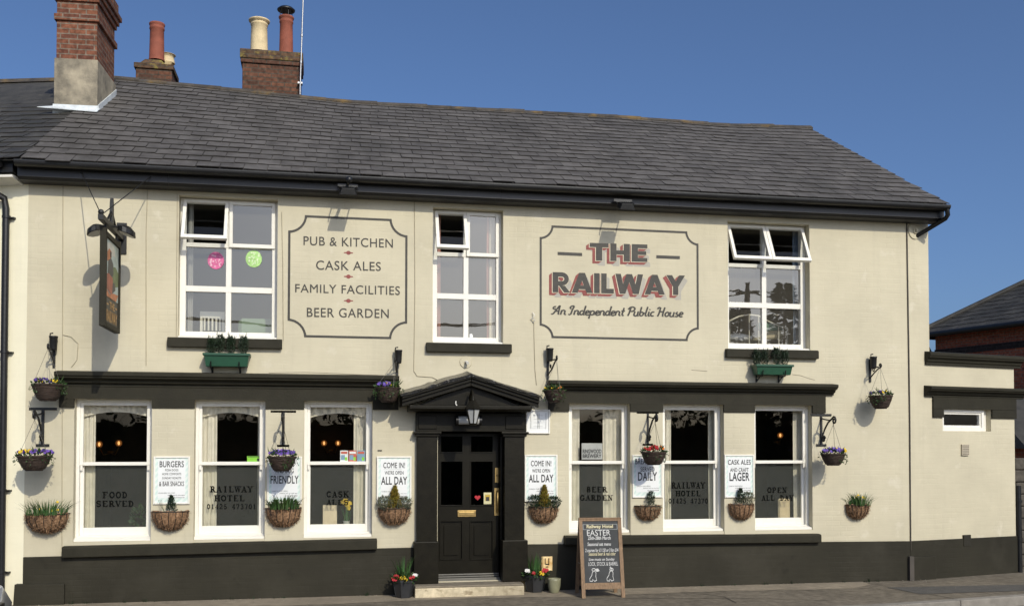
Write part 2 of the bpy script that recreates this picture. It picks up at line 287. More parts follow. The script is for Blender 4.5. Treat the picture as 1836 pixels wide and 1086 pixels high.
def patch(m, col, scale, lo, hi, amt=1, seed=0, stretch=(1, 1, 1)):    # blotches, flecks, lichen: a second colour where a noise passes a threshold
    t = m.node_tree; N = t.nodes; L = t.links; b = N['Principled BSDF']; src = b.inputs['Base Color'].links[0].from_socket
    tc = N.new('ShaderNodeTexCoord'); mp = N.new('ShaderNodeMapping'); mp.inputs['Location'].default_value = (seed*3.7, seed*1.3, seed*2.1); mp.inputs['Scale'].default_value = stretch; L.new(tc.outputs['Object'], mp.inputs[0])
    nz = N.new('ShaderNodeTexNoise'); nz.inputs['Scale'].default_value = scale; nz.inputs['Detail'].default_value = 8; nz.inputs['Roughness'].default_value = .65; L.new(mp.outputs[0], nz.inputs['Vector'])
    mr = N.new('ShaderNodeMapRange'); mr.inputs[1].default_value = lo; mr.inputs[2].default_value = hi; mr.inputs[4].default_value = amt; L.new(nz.outputs[0], mr.inputs[0])
    mx = N.new('ShaderNodeMix'); mx.data_type = 'RGBA'; mx.inputs[7].default_value = (*col, 1); L.new(mr.outputs[0], mx.inputs[0]); L.new(src, mx.inputs[6]); L.new(mx.outputs[2], b.inputs['Base Color'])
patch(m_ridge, (.20, .125, .035), 2.2, .54, .66, .8); patch(m_ridge, (.16, .15, .12), 16, .60, .68, .6, 1)
patch(m_slate, (.11, .105, .085), 9, .62, .70, .45); patch(m_slate, (.30, .30, .28), 30, .735, .76, .8, 2); patch(m_slate, (.038, .035, .030), 1.1, .52, .68, .6, 3, (1, .3, .3))
patch(m_slate2, (.10, .098, .075), 8, .58, .68, .5); patch(m_slate2, (.03, .03, .024), 1.5, .5, .65, .6, 3)
patch(m_dark, (.085, .078, .062), 26, .68, .74, .6); patch(m_dark, (.016, .015, .012), 2.3, .60, .70, .6, 2); patch(m_dark, (.055, .050, .038), 1.4, .5, .7, .5, 3)
patch(m_trim, (.09, .085, .07), 30, .68, .73, .5); patch(m_trim, (.024, .022, .017), 4, .55, .7, .6, 2)
patch(m_black, (.05, .048, .042), 34, .66, .72, .5); patch(m_door, (.035, .032, .026), 24, .68, .74, .5)
patch(m_wall, (.46, .42, .33), 1.6, .60, .76, .4, 2, (1, 1, .6)); patch(m_wall, (.66, .61, .49), 3.5, .60, .70, .5, 4); patch(m_wall, (.36, .32, .25), 22, .73, .77, .5, 5, (1, 1, 3))
patch(m_tarmac, (.095, .08, .06), 3.0, .54, .66, .5, 2); patch(m_strip, (.18, .15, .11), 7, .55, .68, .6, 2); patch(m_strip, (.42, .37, .28), 50, .64, .70, .7, 4); patch(m_tarmac, (.30, .27, .22), 60, .66, .72, .7, 3); patch(m_road, (.12, .115, .10), 40, .64, .70, .6)
patch(m_leadblk, (.42, .40, .36), 26, .60, .66, .8); patch(m_white, (.58, .55, .47), 12, .62, .72, .4); patch(m_step, (.20, .15, .085), 5, .56, .66, .75, 1, (1, 1, 2.5)); patch(m_brick, (.05, .03, .025), 6, .58, .68, .6, 3)  # the pale specks on the lead are painted glints of its crinkles
# ------------------------------------------------------------------ lettering
_cache = {}
def font_geo(txt, bold=0.0, shear=0.0, space=1.0):
    k = (txt, bold, shear, space)
    if k not in _cache:
        cu = bpy.data.curves.new('t', 'FONT'); cu.body = txt; cu.size = 1; cu.shear = shear; cu.space_character = space; cu.resolution_u = 4
        ob = bpy.data.objects.new('t', cu); me = bpy.data.meshes.new_from_object(ob)
        vs_ = [(v.co.x, v.co.y) for v in me.vertices]; fs = [tuple(p.vertices) for p in me.polygons]
        bpy.data.objects.remove(ob); bpy.data.curves.remove(cu); bpy.data.meshes.remove(me); _cache[k] = (vs_, fs, bold)
    return _cache[k]
def norm(geo, ylo=None, yhi=None):
    vs_, fs, bold = geo; xs = [v[0] for v in vs_]; ys = [v[1] for v in vs_]
    x0, x1 = min(xs), max(xs); y0 = min(ys) if ylo is None else ylo; y1 = max(ys) if yhi is None else yhi
    return [((x-x0)/(x1-x0), (y-y0)/(y1-y0)) for x, y in vs_], fs, (bold/(x1-x0), bold/(y1-y0))
def letters(mb, geo, quad, m=0, shift=(0, 0, 0)):           # quad: four points bl, br, tr, tl in space
    bl, br, tr, tl = [Vector(q) for q in quad]; vs_, fs, (bu, bv) = geo; nrm = (br-bl).cross(tl-bl).normalized()
    for k, (du, dv) in enumerate(((0, 0), (1, 0), (-1, 0), (0, 1), (0, -1), (.7, .7), (-.7, .7), (.7, -.7), (-.7, -.7)) if bu else ((0, 0),)):
        mb.add([lerp(lerp(bl, br, u+du*bu), lerp(tl, tr, u+du*bu), v+dv*bv)+Vector(shift)+nrm*(.00012*k) for u, v in vs_], fs, m)
def pxq(x0, x1, t0, b0, t1, b1, y): return [W(x0, b0, y), W(x1, b1, y), W(x1, t1, y), W(x0, t0, y)]
def stroke_geo(strokes, width):                             # strokes -> flat ribbons (list of (verts, faces))
    out = []
    for st in strokes:
        n = len(st); L_ = []; R_ = []
        for i, (x, y) in enumerate(st):
            a = st[max(0, i-1)]; b = st[min(n-1, i+1)]; dx, dy = b[0]-a[0], b[1]-a[1]; l = math.hypot(dx, dy) or 1
            nx, ny = -dy/l*width/2, dx/l*width/2; L_.append((x+nx, y+ny)); R_.append((x-nx, y-ny))
        out.append((L_+R_, [(i, i+1, n+i+1, n+i) for i in range(n-1)]))
    return out
def arc(cx, cy, rx, ry, a0, a1, n=10): return [(cx+rx*math.cos(R(lerp(a0, a1, i/n))), cy+ry*math.sin(R(lerp(a0, a1, i/n)))) for i in range(n+1)]
# slab-serif capitals: ('v',x,y0,y1) thick stem, ('h',y,x0,x1) thin bar, ('l',x0,y0,x1,y1,w) slanted, ('a',cx,cy,rx,ry,a0,a1,w), ('s',x,y) slab
def E_(x, full=True): return []
SLAB = {
 'F': [('v', .25, 0, 1), ('h', .93, .25, .85), ('h', .52, .25, .6), ('s', .25, .06), ('v2', .82, .7, .95), ('s', .2, .94)],
 'E': [('v', .25, 0, 1), ('h', .93, .1, .85), ('h', .52, .25, .6), ('h', .07, .1, .88), ('v2', .82, .72, .95), ('v2', .85, .05, .3)],
 'L': [('v', .25, 0, 1), ('h', .07, .1, .85), ('v2', .82, .05, .32), ('s', .25, .94)],
 'O': [('a', .5, .5, .36, .42, 0, 360, .2)], '0': [('a', .5, .5, .3, .42, 0, 360, .2)],
 'D': [('v', .25, 0, 1), ('a', .35, .5, .42, .43, -90, 90, .18), ('s', .22, .06), ('s', .22, .94)],
 'S': [('a', .5, .72, .3, .2, 20, 270, .18), ('a', .5, .28, .3, .22, 90, -160, .18), ('v2', .8, .7, .95), ('v2', .2, .05, .3)],
 'R': [('v', .25, 0, 1), ('a', .4, .73, .3, .22, -90, 90, .17), ('h', .93, .25, .45), ('h', .5, .25, .45), ('l', .5, .5, .85, .03, .2), ('s', .25, .06), ('s', .88, .06), ('s', .22, .94)],
 'P': [('v', .25, 0, 1), ('a', .4, .70, .34, .25, -90, 90, .18), ('h', .93, .25, .45), ('h', .45, .25, .45), ('s', .25, .06), ('s', .22, .94)],
 'B': [('v', .25, 0, 1), ('a', .42, .74, .28, .2, -90, 90, .17), ('a', .42, .28, .34, .22, -90, 90, .18), ('h', .93, .1, .45), ('h', .52, .2, .45), ('h', .07, .1, .45)],
 'V': [('l', .15, .97, .5, .03, .2), ('l', .85, .97, .5, .03, .11), ('s', .15, .94), ('s', .85, .94)],
 'A': [('l', .2, .03, .5, .97, .11), ('l', .5, .97, .8, .03, .2), ('h', .33, .3, .7), ('s', .18, .06), ('s', .82, .06)],
 'I': [('v', .5, 0, 1), ('s', .5, .06), ('s', .5, .94)],
 'W': [('l', .05, .97, .28, .03, .17), ('l', .28, .03, .5, .97, .1), ('l', .5, .97, .72, .03, .17), ('l', .72, .03, .95, .97, .1), ('s', .07, .94), ('s', .5, .94), ('s', .93, .94)],
 'Y': [('l', .15, .97, .5, .45, .19), ('l', .85, .97, .5, .45, .11), ('v', .5, 0, .5), ('s', .5, .06), ('s', .15, .94), ('s', .85, .94)],
 'H': [('v', .22, 0, 1), ('v', .78, 0, 1), ('h', .5, .2, .8), ('s', .22, .06), ('s', .78, .06), ('s', .22, .94), ('s', .78, .94)],
 'T': [('v', .5, 0, 1), ('h', .93, .1, .9), ('v2', .13, .68, .95), ('v2', .87, .68, .95), ('s', .5, .06)],
 'C': [('a', .52, .5, .36, .42, 40, 320, .19), ('v2', .82, .66, .95)],
 'G': [('a', .52, .5, .36, .42, 40, 330, .19), ('v2', .82, .66, .95), ('v', .78, .1, .45), ('h', .45, .55, .95)],
 'K': [('v', .22, 0, 1), ('l', .25, .4, .82, .95, .11), ('l', .45, .58, .85, .04, .2), ('s', .22, .06), ('s', .85, .06), ('s', .22, .94), ('s', .82, .94)],
 'N': [('v2', .2, 0, 1), ('v2', .8, 0, 1), ('l', .2, .97, .8, .03, .2), ('s', .2, .06), ('s', .17, .94), ('s', .8, .94)],
 '1': [('v', .5, 0, 1), ('s', .5, .06), ('l', .3, .78, .5, .95, .1)], '4': [('v', .62, 0, 1), ('l', .12, .3, .6, .97, .1), ('h', .28, .08, .9), ('s', .62, .05)],
 '2': [('a', .48, .7, .28, .24, 160, -40, .17), ('l', .68, .55, .15, .1, .14), ('h', .08, .12, .85), ('v2', .82, .05, .25)],
 '5': [('a', .47, .32, .32, .27, 130, -150, .18), ('v2', .25, .45, .97), ('h', .92, .22, .78)], '7': [('h', .9, .15, .85), ('l', .8, .9, .42, 0, .18), ('v2', .18, .7, .95)],
 '3': [('a', .46, .73, .28, .21, 150, -90, .16), ('a', .46, .28, .33, .23, 90, -150, .18)], '-': [('h', .45, .2, .8)], ' ': []}
def slab_text(mb, txt, quad, m=0, lift=(0, -1, 0)):
    bl, br, tr, tl = [Vector(q) for q in quad]; n = len(txt); k = 0
    for i, ch in enumerate(txt):
        polys = []
        for g in SLAB.get(ch, []):
            if g[0] == 'v': x, a, b = g[1:]; polys.append(([(x-.135, a), (x+.135, a), (x+.135, b), (x-.135, b)], [(0, 1, 2, 3)]))
            elif g[0] == 'v2': x, a, b = g[1:]; polys.append(([(x-.05, a), (x+.05, a), (x+.05, b), (x-.05, b)], [(0, 1, 2, 3)]))
            elif g[0] == 'h': y, a, b = g[1:]; polys.append(([(a, y-.06), (b, y-.075), (b, y+.075), (a, y+.075)], [(0, 1, 2, 3)]))
            elif g[0] == 's': x, y = g[1:]; polys.append(([(x-.23, y-.07), (x+.23, y-.07), (x+.23, y+.07), (x-.23, y+.07)], [(0, 1, 2, 3)]))
            elif g[0] == 'l': x0, y0, x1, y1, w_ = g[1:]; polys += stroke_geo([[(x0, y0), (x1, y1)]], w_*1.2)
            elif g[0] == 'a': cx, cy, rx, ry, a0, a1, w_ = g[1:]; polys += stroke_geo([arc(cx, cy, rx, ry, a0, a1, 16)], w_*1.2)
        for vs_, fs in polys:
            k += 1; d = Vector(lift)*(k % 7)*.0002
            mb.add([lerp(lerp(bl, br, (i+.04+x*.92)/n), lerp(tl, tr, (i+.04+x*.92)/n), y)+d for x, y in vs_], fs, m)
# flowing script letters: (strokes, advance); x-height .5, caps 1.0, descender -.35
def st_n(x=0): return [[(x+.05, 0), (x+.05, .5)], [(x+.05, .25)]+arc(x+.2, .33, .14, .15, 180, 0, 8)+[(x+.34, .1), (x+.4, .02), (x+.48, .06)]]
SCRIPT = {
 'A': ([[(-.05, .12), (0, .02), (.1, .1), (.42, .95), (.46, 1.0), (.5, .1), (.56, 0)], [(.15, .35), (.5, .38)], arc(.1, .72, .14, .14, 320, 60, 8)], .66),
 'I': ([[(.3, .95), (.22, .5), (.2, .1), (.1, 0), (0, .08)], arc(.2, .8, .2, .16, 60, 250, 8)], .42),
 'P': ([[(.2, .95), (.17, .3), (.12, 0)], [(.0, .7)]+arc(.3, .72, .26, .24, 170, -100, 10)], .56),
 'H': ([[(.15, .95), (.14, .3), (.08, 0)], [(.5, .98), (.47, .3), (.5, .04), (.58, .05)], [(.1, .5), (.5, .52)], arc(.05, .82, .12, .13, 200, 20, 6)], .64),
 'n': (st_n(), .46), 'u': ([[(.05, .5), (.05, .18)]+arc(.19, .16, .14, .15, 180, 350, 8), [(.34, .5), (.34, .1), (.4, .02), (.46, .06)]], .46),
 'd': ([arc(.19, .25, .15, .22, 60, 400, 12), [(.36, 1.0), (.35, .15), (.4, .02), (.46, .06)]], .46),
 'p': ([[(.06, .5), (.06, -.38)], arc(.22, .25, .16, .22, 190, -170, 12), [(.38, .1), (.46, .06)]], .46),
 'b': ([[(.06, .98), (.06, .1)], arc(.21, .23, .15, .2, 190, -170, 12), [(.36, .35), (.46, .3)]], .44),
 'e': ([[(.05, .22), (.28, .28)]+arc(.19, .33, .13, .15, 0, 180, 6)+arc(.22, .2, .16, .19, 180, 320, 6)], .38),
 't': ([[(.16, .85), (.13, .15), (.2, .02), (.3, .08)], [(0, .5), (.3, .52)]], .31), 'l': ([[(.14, 1.0), (.1, .15), (.16, .02), (.26, .08)]], .26),
 'i': ([[(.1, .5), (.1, .12), (.16, .02), (.24, .08)], [(.1, .68), (.11, .76)]], .25), 'c': ([arc(.2, .25, .16, .22, 50, 315, 10)], .37),
 'o': ([arc(.2, .25, .16, .22, 0, 360, 12), [(.34, .4), (.44, .38)]], .42), 's': ([[(.05, .05), (.18, .02)]+arc(.17, .14, .12, .12, -80, 80, 5)+arc(.17, .37, .09, .1, 240, 60, 5)], .34), ' ': ([], .22)}
def script_text(mb, txt, quad, m=0):
    bl, br, tr, tl = [Vector(q) for q in quad]; x = 0; pl = []
    for ch in txt:
        st, adv = SCRIPT[ch]; st = [[(x+a+.22*b, b) for a, b in s_] for s_ in st]; pl += stroke_geo(st, .15); x += adv
    for k, (vs_, fs) in enumerate(pl):
        d = Vector((0, -1, 0))*(k % 7)*.0002
        mb.add([lerp(lerp(bl, br, a/x), lerp(tl, tr, a/x), b)+d for a, b in vs_], fs, m)

def heavy_geo(txt):                                        # heavy block capitals: convex pieces, unit height
    rc = lambda a, b, c, d: [(a, b), (c, b), (c, d), (a, d)]; pa = lambda x0, y0, x1, y1, w_: [(x0, y0), (x0+w_, y0), (x1+w_, y1), (x1, y1)]
    bowl = [[(.45+.33*math.cos(R(a)), .67+.33*math.sin(R(a))), (.45+.33*math.cos(R(a+22.5)), .67+.33*math.sin(R(a+22.5))), (.45+.11*math.cos(R(a+22.5)), .67+.11*math.sin(R(a+22.5))), (.45+.11*math.cos(R(a)), .67+.11*math.sin(R(a)))] for a in [-90+22.5*i for i in range(8)]]
    G_ = {'T': (.80, [rc(0, .76, .8, 1), rc(.265, 0, .535, .76)]), 'H': (.84, [rc(0, 0, .27, 1), rc(.57, 0, .84, 1), rc(.27, .38, .57, .62)]), 'E': (.68, [rc(0, 0, .27, 1), rc(.27, .77, .68, 1), rc(.27, .39, .63, .61), rc(.27, 0, .68, .23)]),
          'R': (.84, [rc(0, 0, .27, 1), rc(.27, .78, .45, 1), rc(.27, .34, .45, .56), pa(.55, 0, .30, .34, .29)]+bowl), 'A': (1.0, [pa(0, 0, .36, 1, .28), pa(.72, 0, .36, 1, .28), rc(.24, .18, .76, .37)]), 'I': (.27, [rc(0, 0, .27, 1)]),
          'L': (.62, [rc(0, 0, .27, 1), rc(.27, 0, .62, .24)]), 'W': (1.36, [pa(.21, 0, 0, 1, .27), pa(.21, 0, .545, 1, .27), pa(.88, 0, .545, 1, .27), pa(.88, 0, 1.09, 1, .27)]), 'Y': (.94, [rc(.335, 0, .605, .43), pa(.335, .43, 0, 1, .29), pa(.315, .43, .65, 1, .29)])}
    x = 0; out = []
    for ch in txt:
        ad_, ps_ = G_[ch]; out += [[(x+a, b) for a, b in p_] for p_ in ps_]; x += ad_+.075
    x -= .075
    return [([(a/x, b) for a, b in p_], [(0, 1, 2, 3)], (0, 0)) for p_ in out]
def heavy(mb, pieces, quad, m=0, shift=(0, 0, 0), grow=0):
    for k, (v_, f_, z_) in enumerate(pieces):
        if grow: cx_ = sum(a for a, b in v_)/4; cy_ = sum(b for a, b in v_)/4; v_ = [(a+math.copysign(grow[0], a-cx_), b+math.copysign(grow[1], b-cy_)) for a, b in v_]
        letters(mb, (v_, f_, z_), quad, m, (shift[0], shift[1]-.00006*(k % 4), shift[2]))
# ------------------------------------------------------------------ the public house
pub = thing('public_house', (2.5, 0, 0), 'long two storey cream painted pub with dark olive base, sash windows and slate roof', 'pub')
UZ0, UZ1, LZ0, LZ1 = 3.39, 5.245, .775, 2.585
UP = [(-1.87, -.62), (1.44, 2.415), (5.715, 6.995)]
LO = [(W(p_, 850).x, W(q_, 850).x) for p_, q_ in ((132, 271), (348, 475), (544.5, 667.5), (1020, 1129.5), (1188.5, 1297.5), (1353, 1456.5))]
DOOR = (1.515, 2.42, .16, 2.24)
def wall_grid(mb, x0, x1, z0, z1, ops, dep, m=0, mr=0, xf=None, bottom=True):
    g = xf or (lambda p: p)
    xs = sorted({x0, x1, *[a for o in ops for a in o[:2]]}); zs = sorted({z0, z1, *[a for o in ops for a in o[2:4]]})
    for i in range(len(xs)-1):
        for j in range(len(zs)-1):
            cx, cz = (xs[i]+xs[i+1])/2, (zs[j]+zs[j+1])/2
            if any(o[0] < cx < o[1] and o[2] < cz < o[3] for o in ops): continue
            mb.quad(g((xs[i], 0, zs[j])), g((xs[i+1], 0, zs[j])), g((xs[i+1], 0, zs[j+1])), g((xs[i], 0, zs[j+1])), m)
    for a, b, c, d in ops:
        for p, q in (((a, c), (a, d)), ((b, c), (b, d)), ((a, d), (b, d)), ((a, c), (b, c))):
            mb.quad(g((p[0], 0, p[1])), g((q[0], 0, q[1])), g((q[0], dep, q[1])), g((p[0], dep, p[1])), mr)
mb = MB()
ops = [(a, b, UZ0, UZ1) for a, b in UP] + [(a, b, LZ0, LZ1) for a, b in LO] + [DOOR]
wall_grid(mb, -3.69, 8.57, -.3, 5.50, ops, .235)
S1 = ANNEX.px(1665, 500)[0]; S2 = ANNEX.px(1820, 850)[0]; ZT = ANNEX.px(1660, 640)[1]
aw0, az1 = ANNEX.px(1690, 733); aw1, az0 = ANNEX.px(1777, 773)
wall_grid(mb, 0, S1, -.3, 5.50, [], .2, xf=ANNEX)
wall_grid(mb, S1, S2, -.3, ZT, [(aw0, aw1, az0, az1)], .16, xf=ANNEX)
g = ANNEX
mb.quad(g((S1, 0, ZT)), g((S1, 0, 5.5)), g((S1, 8, 5.5)), g((S1, 8, ZT)))            # gable end above the annex
mb.quad(g((S2, 0, -.3)), g((S2, 0, ZT)), g((S2, 5, ZT)), g((S2, 5, -.3)))
mb.quad(g((S1, 0, ZT-.02)), g((S2, 0, ZT-.02)), g((S2, 5, ZT-.02)), g((S1, 5, ZT-.02)))
a = g((S1, 0, 5.5)); b = g((S1, 8, 5.5)); mb.poly([a, b, (a.x-.9, 4, 8.0)])
mb.quad((-3.69, 8.2, -.3), (8.6, 8.2, -.3), (8.6, 8.2, 5.5), (-3.69, 8.2, 5.5)); mb.quad((-3.69, 0.02, -.3), (-3.69, 8.2, -.3), (-3.69, 8.2, 5.5), (-3.69, .02, 5.5))
mb.quad(g((S2, 5, -.3)), g((S2, 5, ZT)), g((S1, 5, ZT)), g((S1, 5, -.3)))
wall = mb.build('wall', m_wall, pub, orient=False)
# rooms behind the windows
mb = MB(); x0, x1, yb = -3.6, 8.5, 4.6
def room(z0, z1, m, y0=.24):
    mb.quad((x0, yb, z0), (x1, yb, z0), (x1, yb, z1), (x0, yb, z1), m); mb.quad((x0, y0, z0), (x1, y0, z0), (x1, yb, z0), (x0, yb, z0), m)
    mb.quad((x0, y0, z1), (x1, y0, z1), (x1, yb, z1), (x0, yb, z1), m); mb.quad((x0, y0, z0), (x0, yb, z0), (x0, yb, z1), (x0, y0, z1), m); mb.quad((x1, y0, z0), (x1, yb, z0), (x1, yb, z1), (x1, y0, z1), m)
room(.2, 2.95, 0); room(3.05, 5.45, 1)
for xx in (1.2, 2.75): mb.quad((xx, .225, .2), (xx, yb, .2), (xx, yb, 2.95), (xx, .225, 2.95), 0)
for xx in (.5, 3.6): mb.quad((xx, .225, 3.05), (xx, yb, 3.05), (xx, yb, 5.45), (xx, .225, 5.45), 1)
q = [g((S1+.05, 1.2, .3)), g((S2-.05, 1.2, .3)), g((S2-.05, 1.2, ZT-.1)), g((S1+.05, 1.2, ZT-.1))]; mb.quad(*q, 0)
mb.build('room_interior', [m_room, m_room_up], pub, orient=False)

# painted base (plinth)
def zbase(x): return lerp(.600, .628, (x+3.69)/4.87) if x < 1.3 else lerp(.643, .583, (x-2.7)/5.87)
mb = MB()
for a, b in ((-3.69, 1.19), (2.735, 8.57)):
    za, zb = zbase(a), zbase(b)
    mb.hexa([(a, -.02, -.3), (b, -.02, -.3), (b, .1, -.3), (a, .1, -.3), (a, -.02, za), (b, -.02, zb), (b, .1, zb), (a, .1, za)])
z2 = ANNEX.px(1821, 960)[1]
p = [(0.0, -.02, -.3), (S2+.015, -.02, -.3), (S2+.015, .1, -.3), (0.0, .1, -.3), (0.0, -.02, .583), (S2+.015, -.02, z2), (S2+.015, .1, z2), (0.0, .1, .583)]
mb.hexa([g(q) for q in p])
mb.box(0.02, .47, -.06, .0, -.3, ANNEX.px(1660, 996)[1], xf=ANNEX)
mb.hexa([(-3.80, -.07, -.3), (-3.19, -.07, -.3), (-3.19, .05, -.3), (-3.80, .05, -.3), (-3.77, -.07, .27), (-3.19, -.07, .26), (-3.19, .05, .26), (-3.77, .05, .27)])
mb.build('painted_plinth', m_dark, pub, bevel=.008)
# frieze, cornices, sills
def cornice_profile(z0, z1, out):
    h = z1-z0
    return [(.02, z0), (-.035, z0), (-.035, z0+h*.18), (-out*.45, z0+h*.25), (-out*.5, z0+h*.42), (-out*.86, z0+h*.55), (-out*.88, z0+h*.66), (-out, z0+h*.70), (-out, z0+h*.95), (.02, z1+.015)]
mb = MB()
mb.extr(cornice_profile(2.74, 2.93, .17), -3.32, .98); mb.extr(cornice_profile(2.735, 2.895, .17), 3.03, 7.35)
mb.build('cornice', m_trim, pub, bevel=.006)
mb = MB()
def frieze(x0, x1, wins, zt, zb):
    mb.box(x0, x1, -.028, .01, LZ1+.001, zt)
    e = [x0] + [v for w_ in wins for v in w_] + [x1]
    for i in range(0, len(e), 2): mb.box(e[i], e[i+1], -.028, .01, zb, LZ1)
frieze(-3.29, .98, LO[:3], 2.742, 2.475); frieze(3.05, 7.22, LO[3:], 2.737, 2.475)
mb.build('frieze_band', m_trim, pub)
mb = MB()
def sill(x0, x1, z0, z1, dz, out, y1=.2):
    b = MB(); b.extr([(y1, z1+.012), (y1, z0), (-out, z0), (-out, z1-.012), (-out+.02, z1)], x0, (x1, dz)); b.build('long_sill', m_trim, pub, bevel=.008)
sill(-3.22, .70, .59, .727, .030, .10); sill(3.27, 7.10, .632, .752, -.036, .10)
# slopes under the sashes
for (a, b), d in zip(UP, ((.12, .07), (.09, .11), (.05, .10))): mb2 = MB(); mb2.extr([(.2, UZ0+.012), (.2, 3.265), (-.075, 3.265), (-.075, UZ0-.02), (-.06, UZ0)], a-d[0], b+d[1]); mb2.build('upper_sill', m_trim, pub, bevel=.008)
# piers between the lower sashes run down to the long sill
for a, b in [(LO[0][1], LO[1][0]), (LO[1][1], LO[2][0]), (LO[3][1], LO[4][0]), (LO[4][1], LO[5][0])]:
    mb = MB(); mb.box(a+.003, b-.003, -.012, .01, .722 if b < 2 else .70, 2.474); mb.build('pier_face', m_wall, pub)
# annex trim
mb = MB(); A = lambda px, py: ANNEX.px(px, py)
zt0, zt1 = A(1740, 657)[1], A(1740, 635)[1]; s0 = A(1660, 640)[0]; s1 = A(1825, 640)[0]
mb.extr(cornice_profile(zt0, zt1, .12), s0-.03, s1+.02, xf=ANNEX)
zc0, zc1 = A(1745, 713)[1], A(1745, 695)[1]
mb.extr(cornice_profile(zc0, zc1, .15), A(1659, 700)[0]-.03, A(1831, 700)[0], xf=ANNEX)
zf = A(1745, 749)[1]; sf0 = A(1671, 730)[0]
mb.box(sf0, S2+.02, -.03, .01, az1+.001, zc0, xf=ANNEX); mb.box(sf0, aw0, -.03, .01, zf, az1, xf=ANNEX); mb.box(aw1, S2+.02, -.03, .01, zf, az1, xf=ANNEX)
mb.build('annex_trim', m_trim, pub, bevel=.005)
# cables, joints
m_cable = mat('painted cable', (.36, .32, .23), .8)
for pts in ([(113, 318), (112, 600), (111, 995)], [(113, 600), (128, 604), (140, 616), (138, 645), (128, 658)], [(265, 320), (262, 420), (262, 655)], [(743, 355), (744, 520), (742, 665), (748, 674), (775, 676), (795, 686)], [(957, 575), (959, 660), (962, 690)], [(318, 348), (316, 610)], [(505, 380), (507, 470), (508, 610)]):
    mb = MB(); mb.tube([W(*p_, -.006) for p_ in pts], .0045, 6); mb.build('wall_cable', m_cable, pub)
m_crack = mat('crack', (.30, .26, .2), .9)
for pts in ([(1362, 667), (1372, 669), (1384, 668), (1389, 674)], [(1421, 671), (1436, 673), (1447, 677), (1461, 681)], [(482, 668), (545, 667), (602, 669), (640, 671), (678, 672)], [(1240, 663), (1268, 665)], [(1168, 925), (1171, 940), (1169, 952)]):
    mb = MB(); mb.tube([W(*p_, -.001) for p_ in pts], .004, 5); mb.build('crack', m_crack, pub)
mb = MB(); mb.tube([W(955, 560, -.02), W(959, 566, -.05), W(953, 570, -.03), W(960, 574, -.05), W(956, 578, -.01)], .007, 6); mb.build('frayed_cable_end', m_whiteshade, pub)
mb = MB(); mb.tube([(8.585, -.008, .45), (8.59, -.010, 2.5), (8.575, -.008, 5.36)], .011, 6); mb.box(8.53, 8.60, -.07, .0, -.1, .36)
mb.build('movement_joint', mat('brown joint', (.07, .06, .05), .7), pub)

# ------------------------------------------------------------------ roof
YE, YR = -.36, 4.0
EP = [W(x, y, YE) for x, y in ((34, 284), (300, 297), (620, 313), (900, 327.5), (1206, 342), (1450, 354), (1702, 366))]
RP = [W(x, y, YR) for x, y in ((203, 140), (433, 163), (620, 183), (780, 192), (950, 201), (1118, 210.5), (1287, 223.5), (1447, 228))]
def pl(P, x):
    for i in range(len(P)-1):
        if x <= P[i+1].x or i == len(P)-2:
            t = (x-P[i].x)/(P[i+1].x-P[i].x); return lerp(P[i].z, P[i+1].z, t)
XE0, XE1 = EP[0].x, EP[-1].x; XR0, XR1 = RP[0].x, RP[-1].x
def roofp(x, v): return Vector((x, lerp(YE, YR, v), lerp(pl(EP, x), pl(RP, max(x, XR0)), v)))
def slates(mb, P, rows, wid, xl, xr, rng):
    for i in range(rows):
        v0, v1 = i/rows, min(1, (i+1.25)/rows); a, b = xl(v0), xr(v0); off = (i % 2)*wid/2 + rng.uniform(-.03, .03)
        x = a-off
        while x < b:
            xa, xb = max(a, x+.004), min(b, x+wid-.004); x += wid
            if xb-xa < .04: continue
            dv = rng.uniform(-.004, .004)-(.012 if rng.random() < .015 else 0); lf = .014+rng.uniform(0, .006); tl = rng.uniform(-.0025, .0025)
            sh = lambda q, lift: q+Vector((0, -.3, .95))*lift
            la = max(a, xl(v1)) if False else xa
            a0, b0 = sh(P(xa, v0+dv), lf+tl), sh(P(xb, v0+dv), lf-tl); a1, b1 = sh(P(max(xa, xl(v1)) if xa == a else xa, v1), .001), sh(P(min(xb, xr(v1)) if xb == b else xb, v1), .001)
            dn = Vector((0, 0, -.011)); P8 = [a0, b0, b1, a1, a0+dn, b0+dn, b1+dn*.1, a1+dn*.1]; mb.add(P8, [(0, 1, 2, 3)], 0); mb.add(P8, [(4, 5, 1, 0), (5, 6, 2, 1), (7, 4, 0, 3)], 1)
rng = random.Random(3)
mb = MB()
slates(mb, roofp, 19, .295, lambda v: lerp(XE0, XR0, v), lambda v: lerp(XE1, XR1, v), rng)
n = 24
for i in range(n):          # boarding under the slates, and the rear slope
    xa, xb = lerp(0, 1, i/n), lerp(0, 1, (i+1)/n)
    e0, e1 = lerp(XE0, XE1, xa), lerp(XE0, XE1, xb); r0, r1 = lerp(XR0, XR1, xa), lerp(XR0, XR1, xb); dn = Vector((0, 0, -.02))
    mb.quad(roofp(e0, 0)+dn, roofp(e1, 0)+dn, roofp(r1, 1)+dn, roofp(r0, 1)+dn)
    mb.quad(roofp(r0, 1)+dn, roofp(r1, 1)+dn, (r1, 8.5, 5.5), (r0, 8.5, 5.5))
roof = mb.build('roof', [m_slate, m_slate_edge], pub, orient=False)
mb = MB(); x = XR0-.02
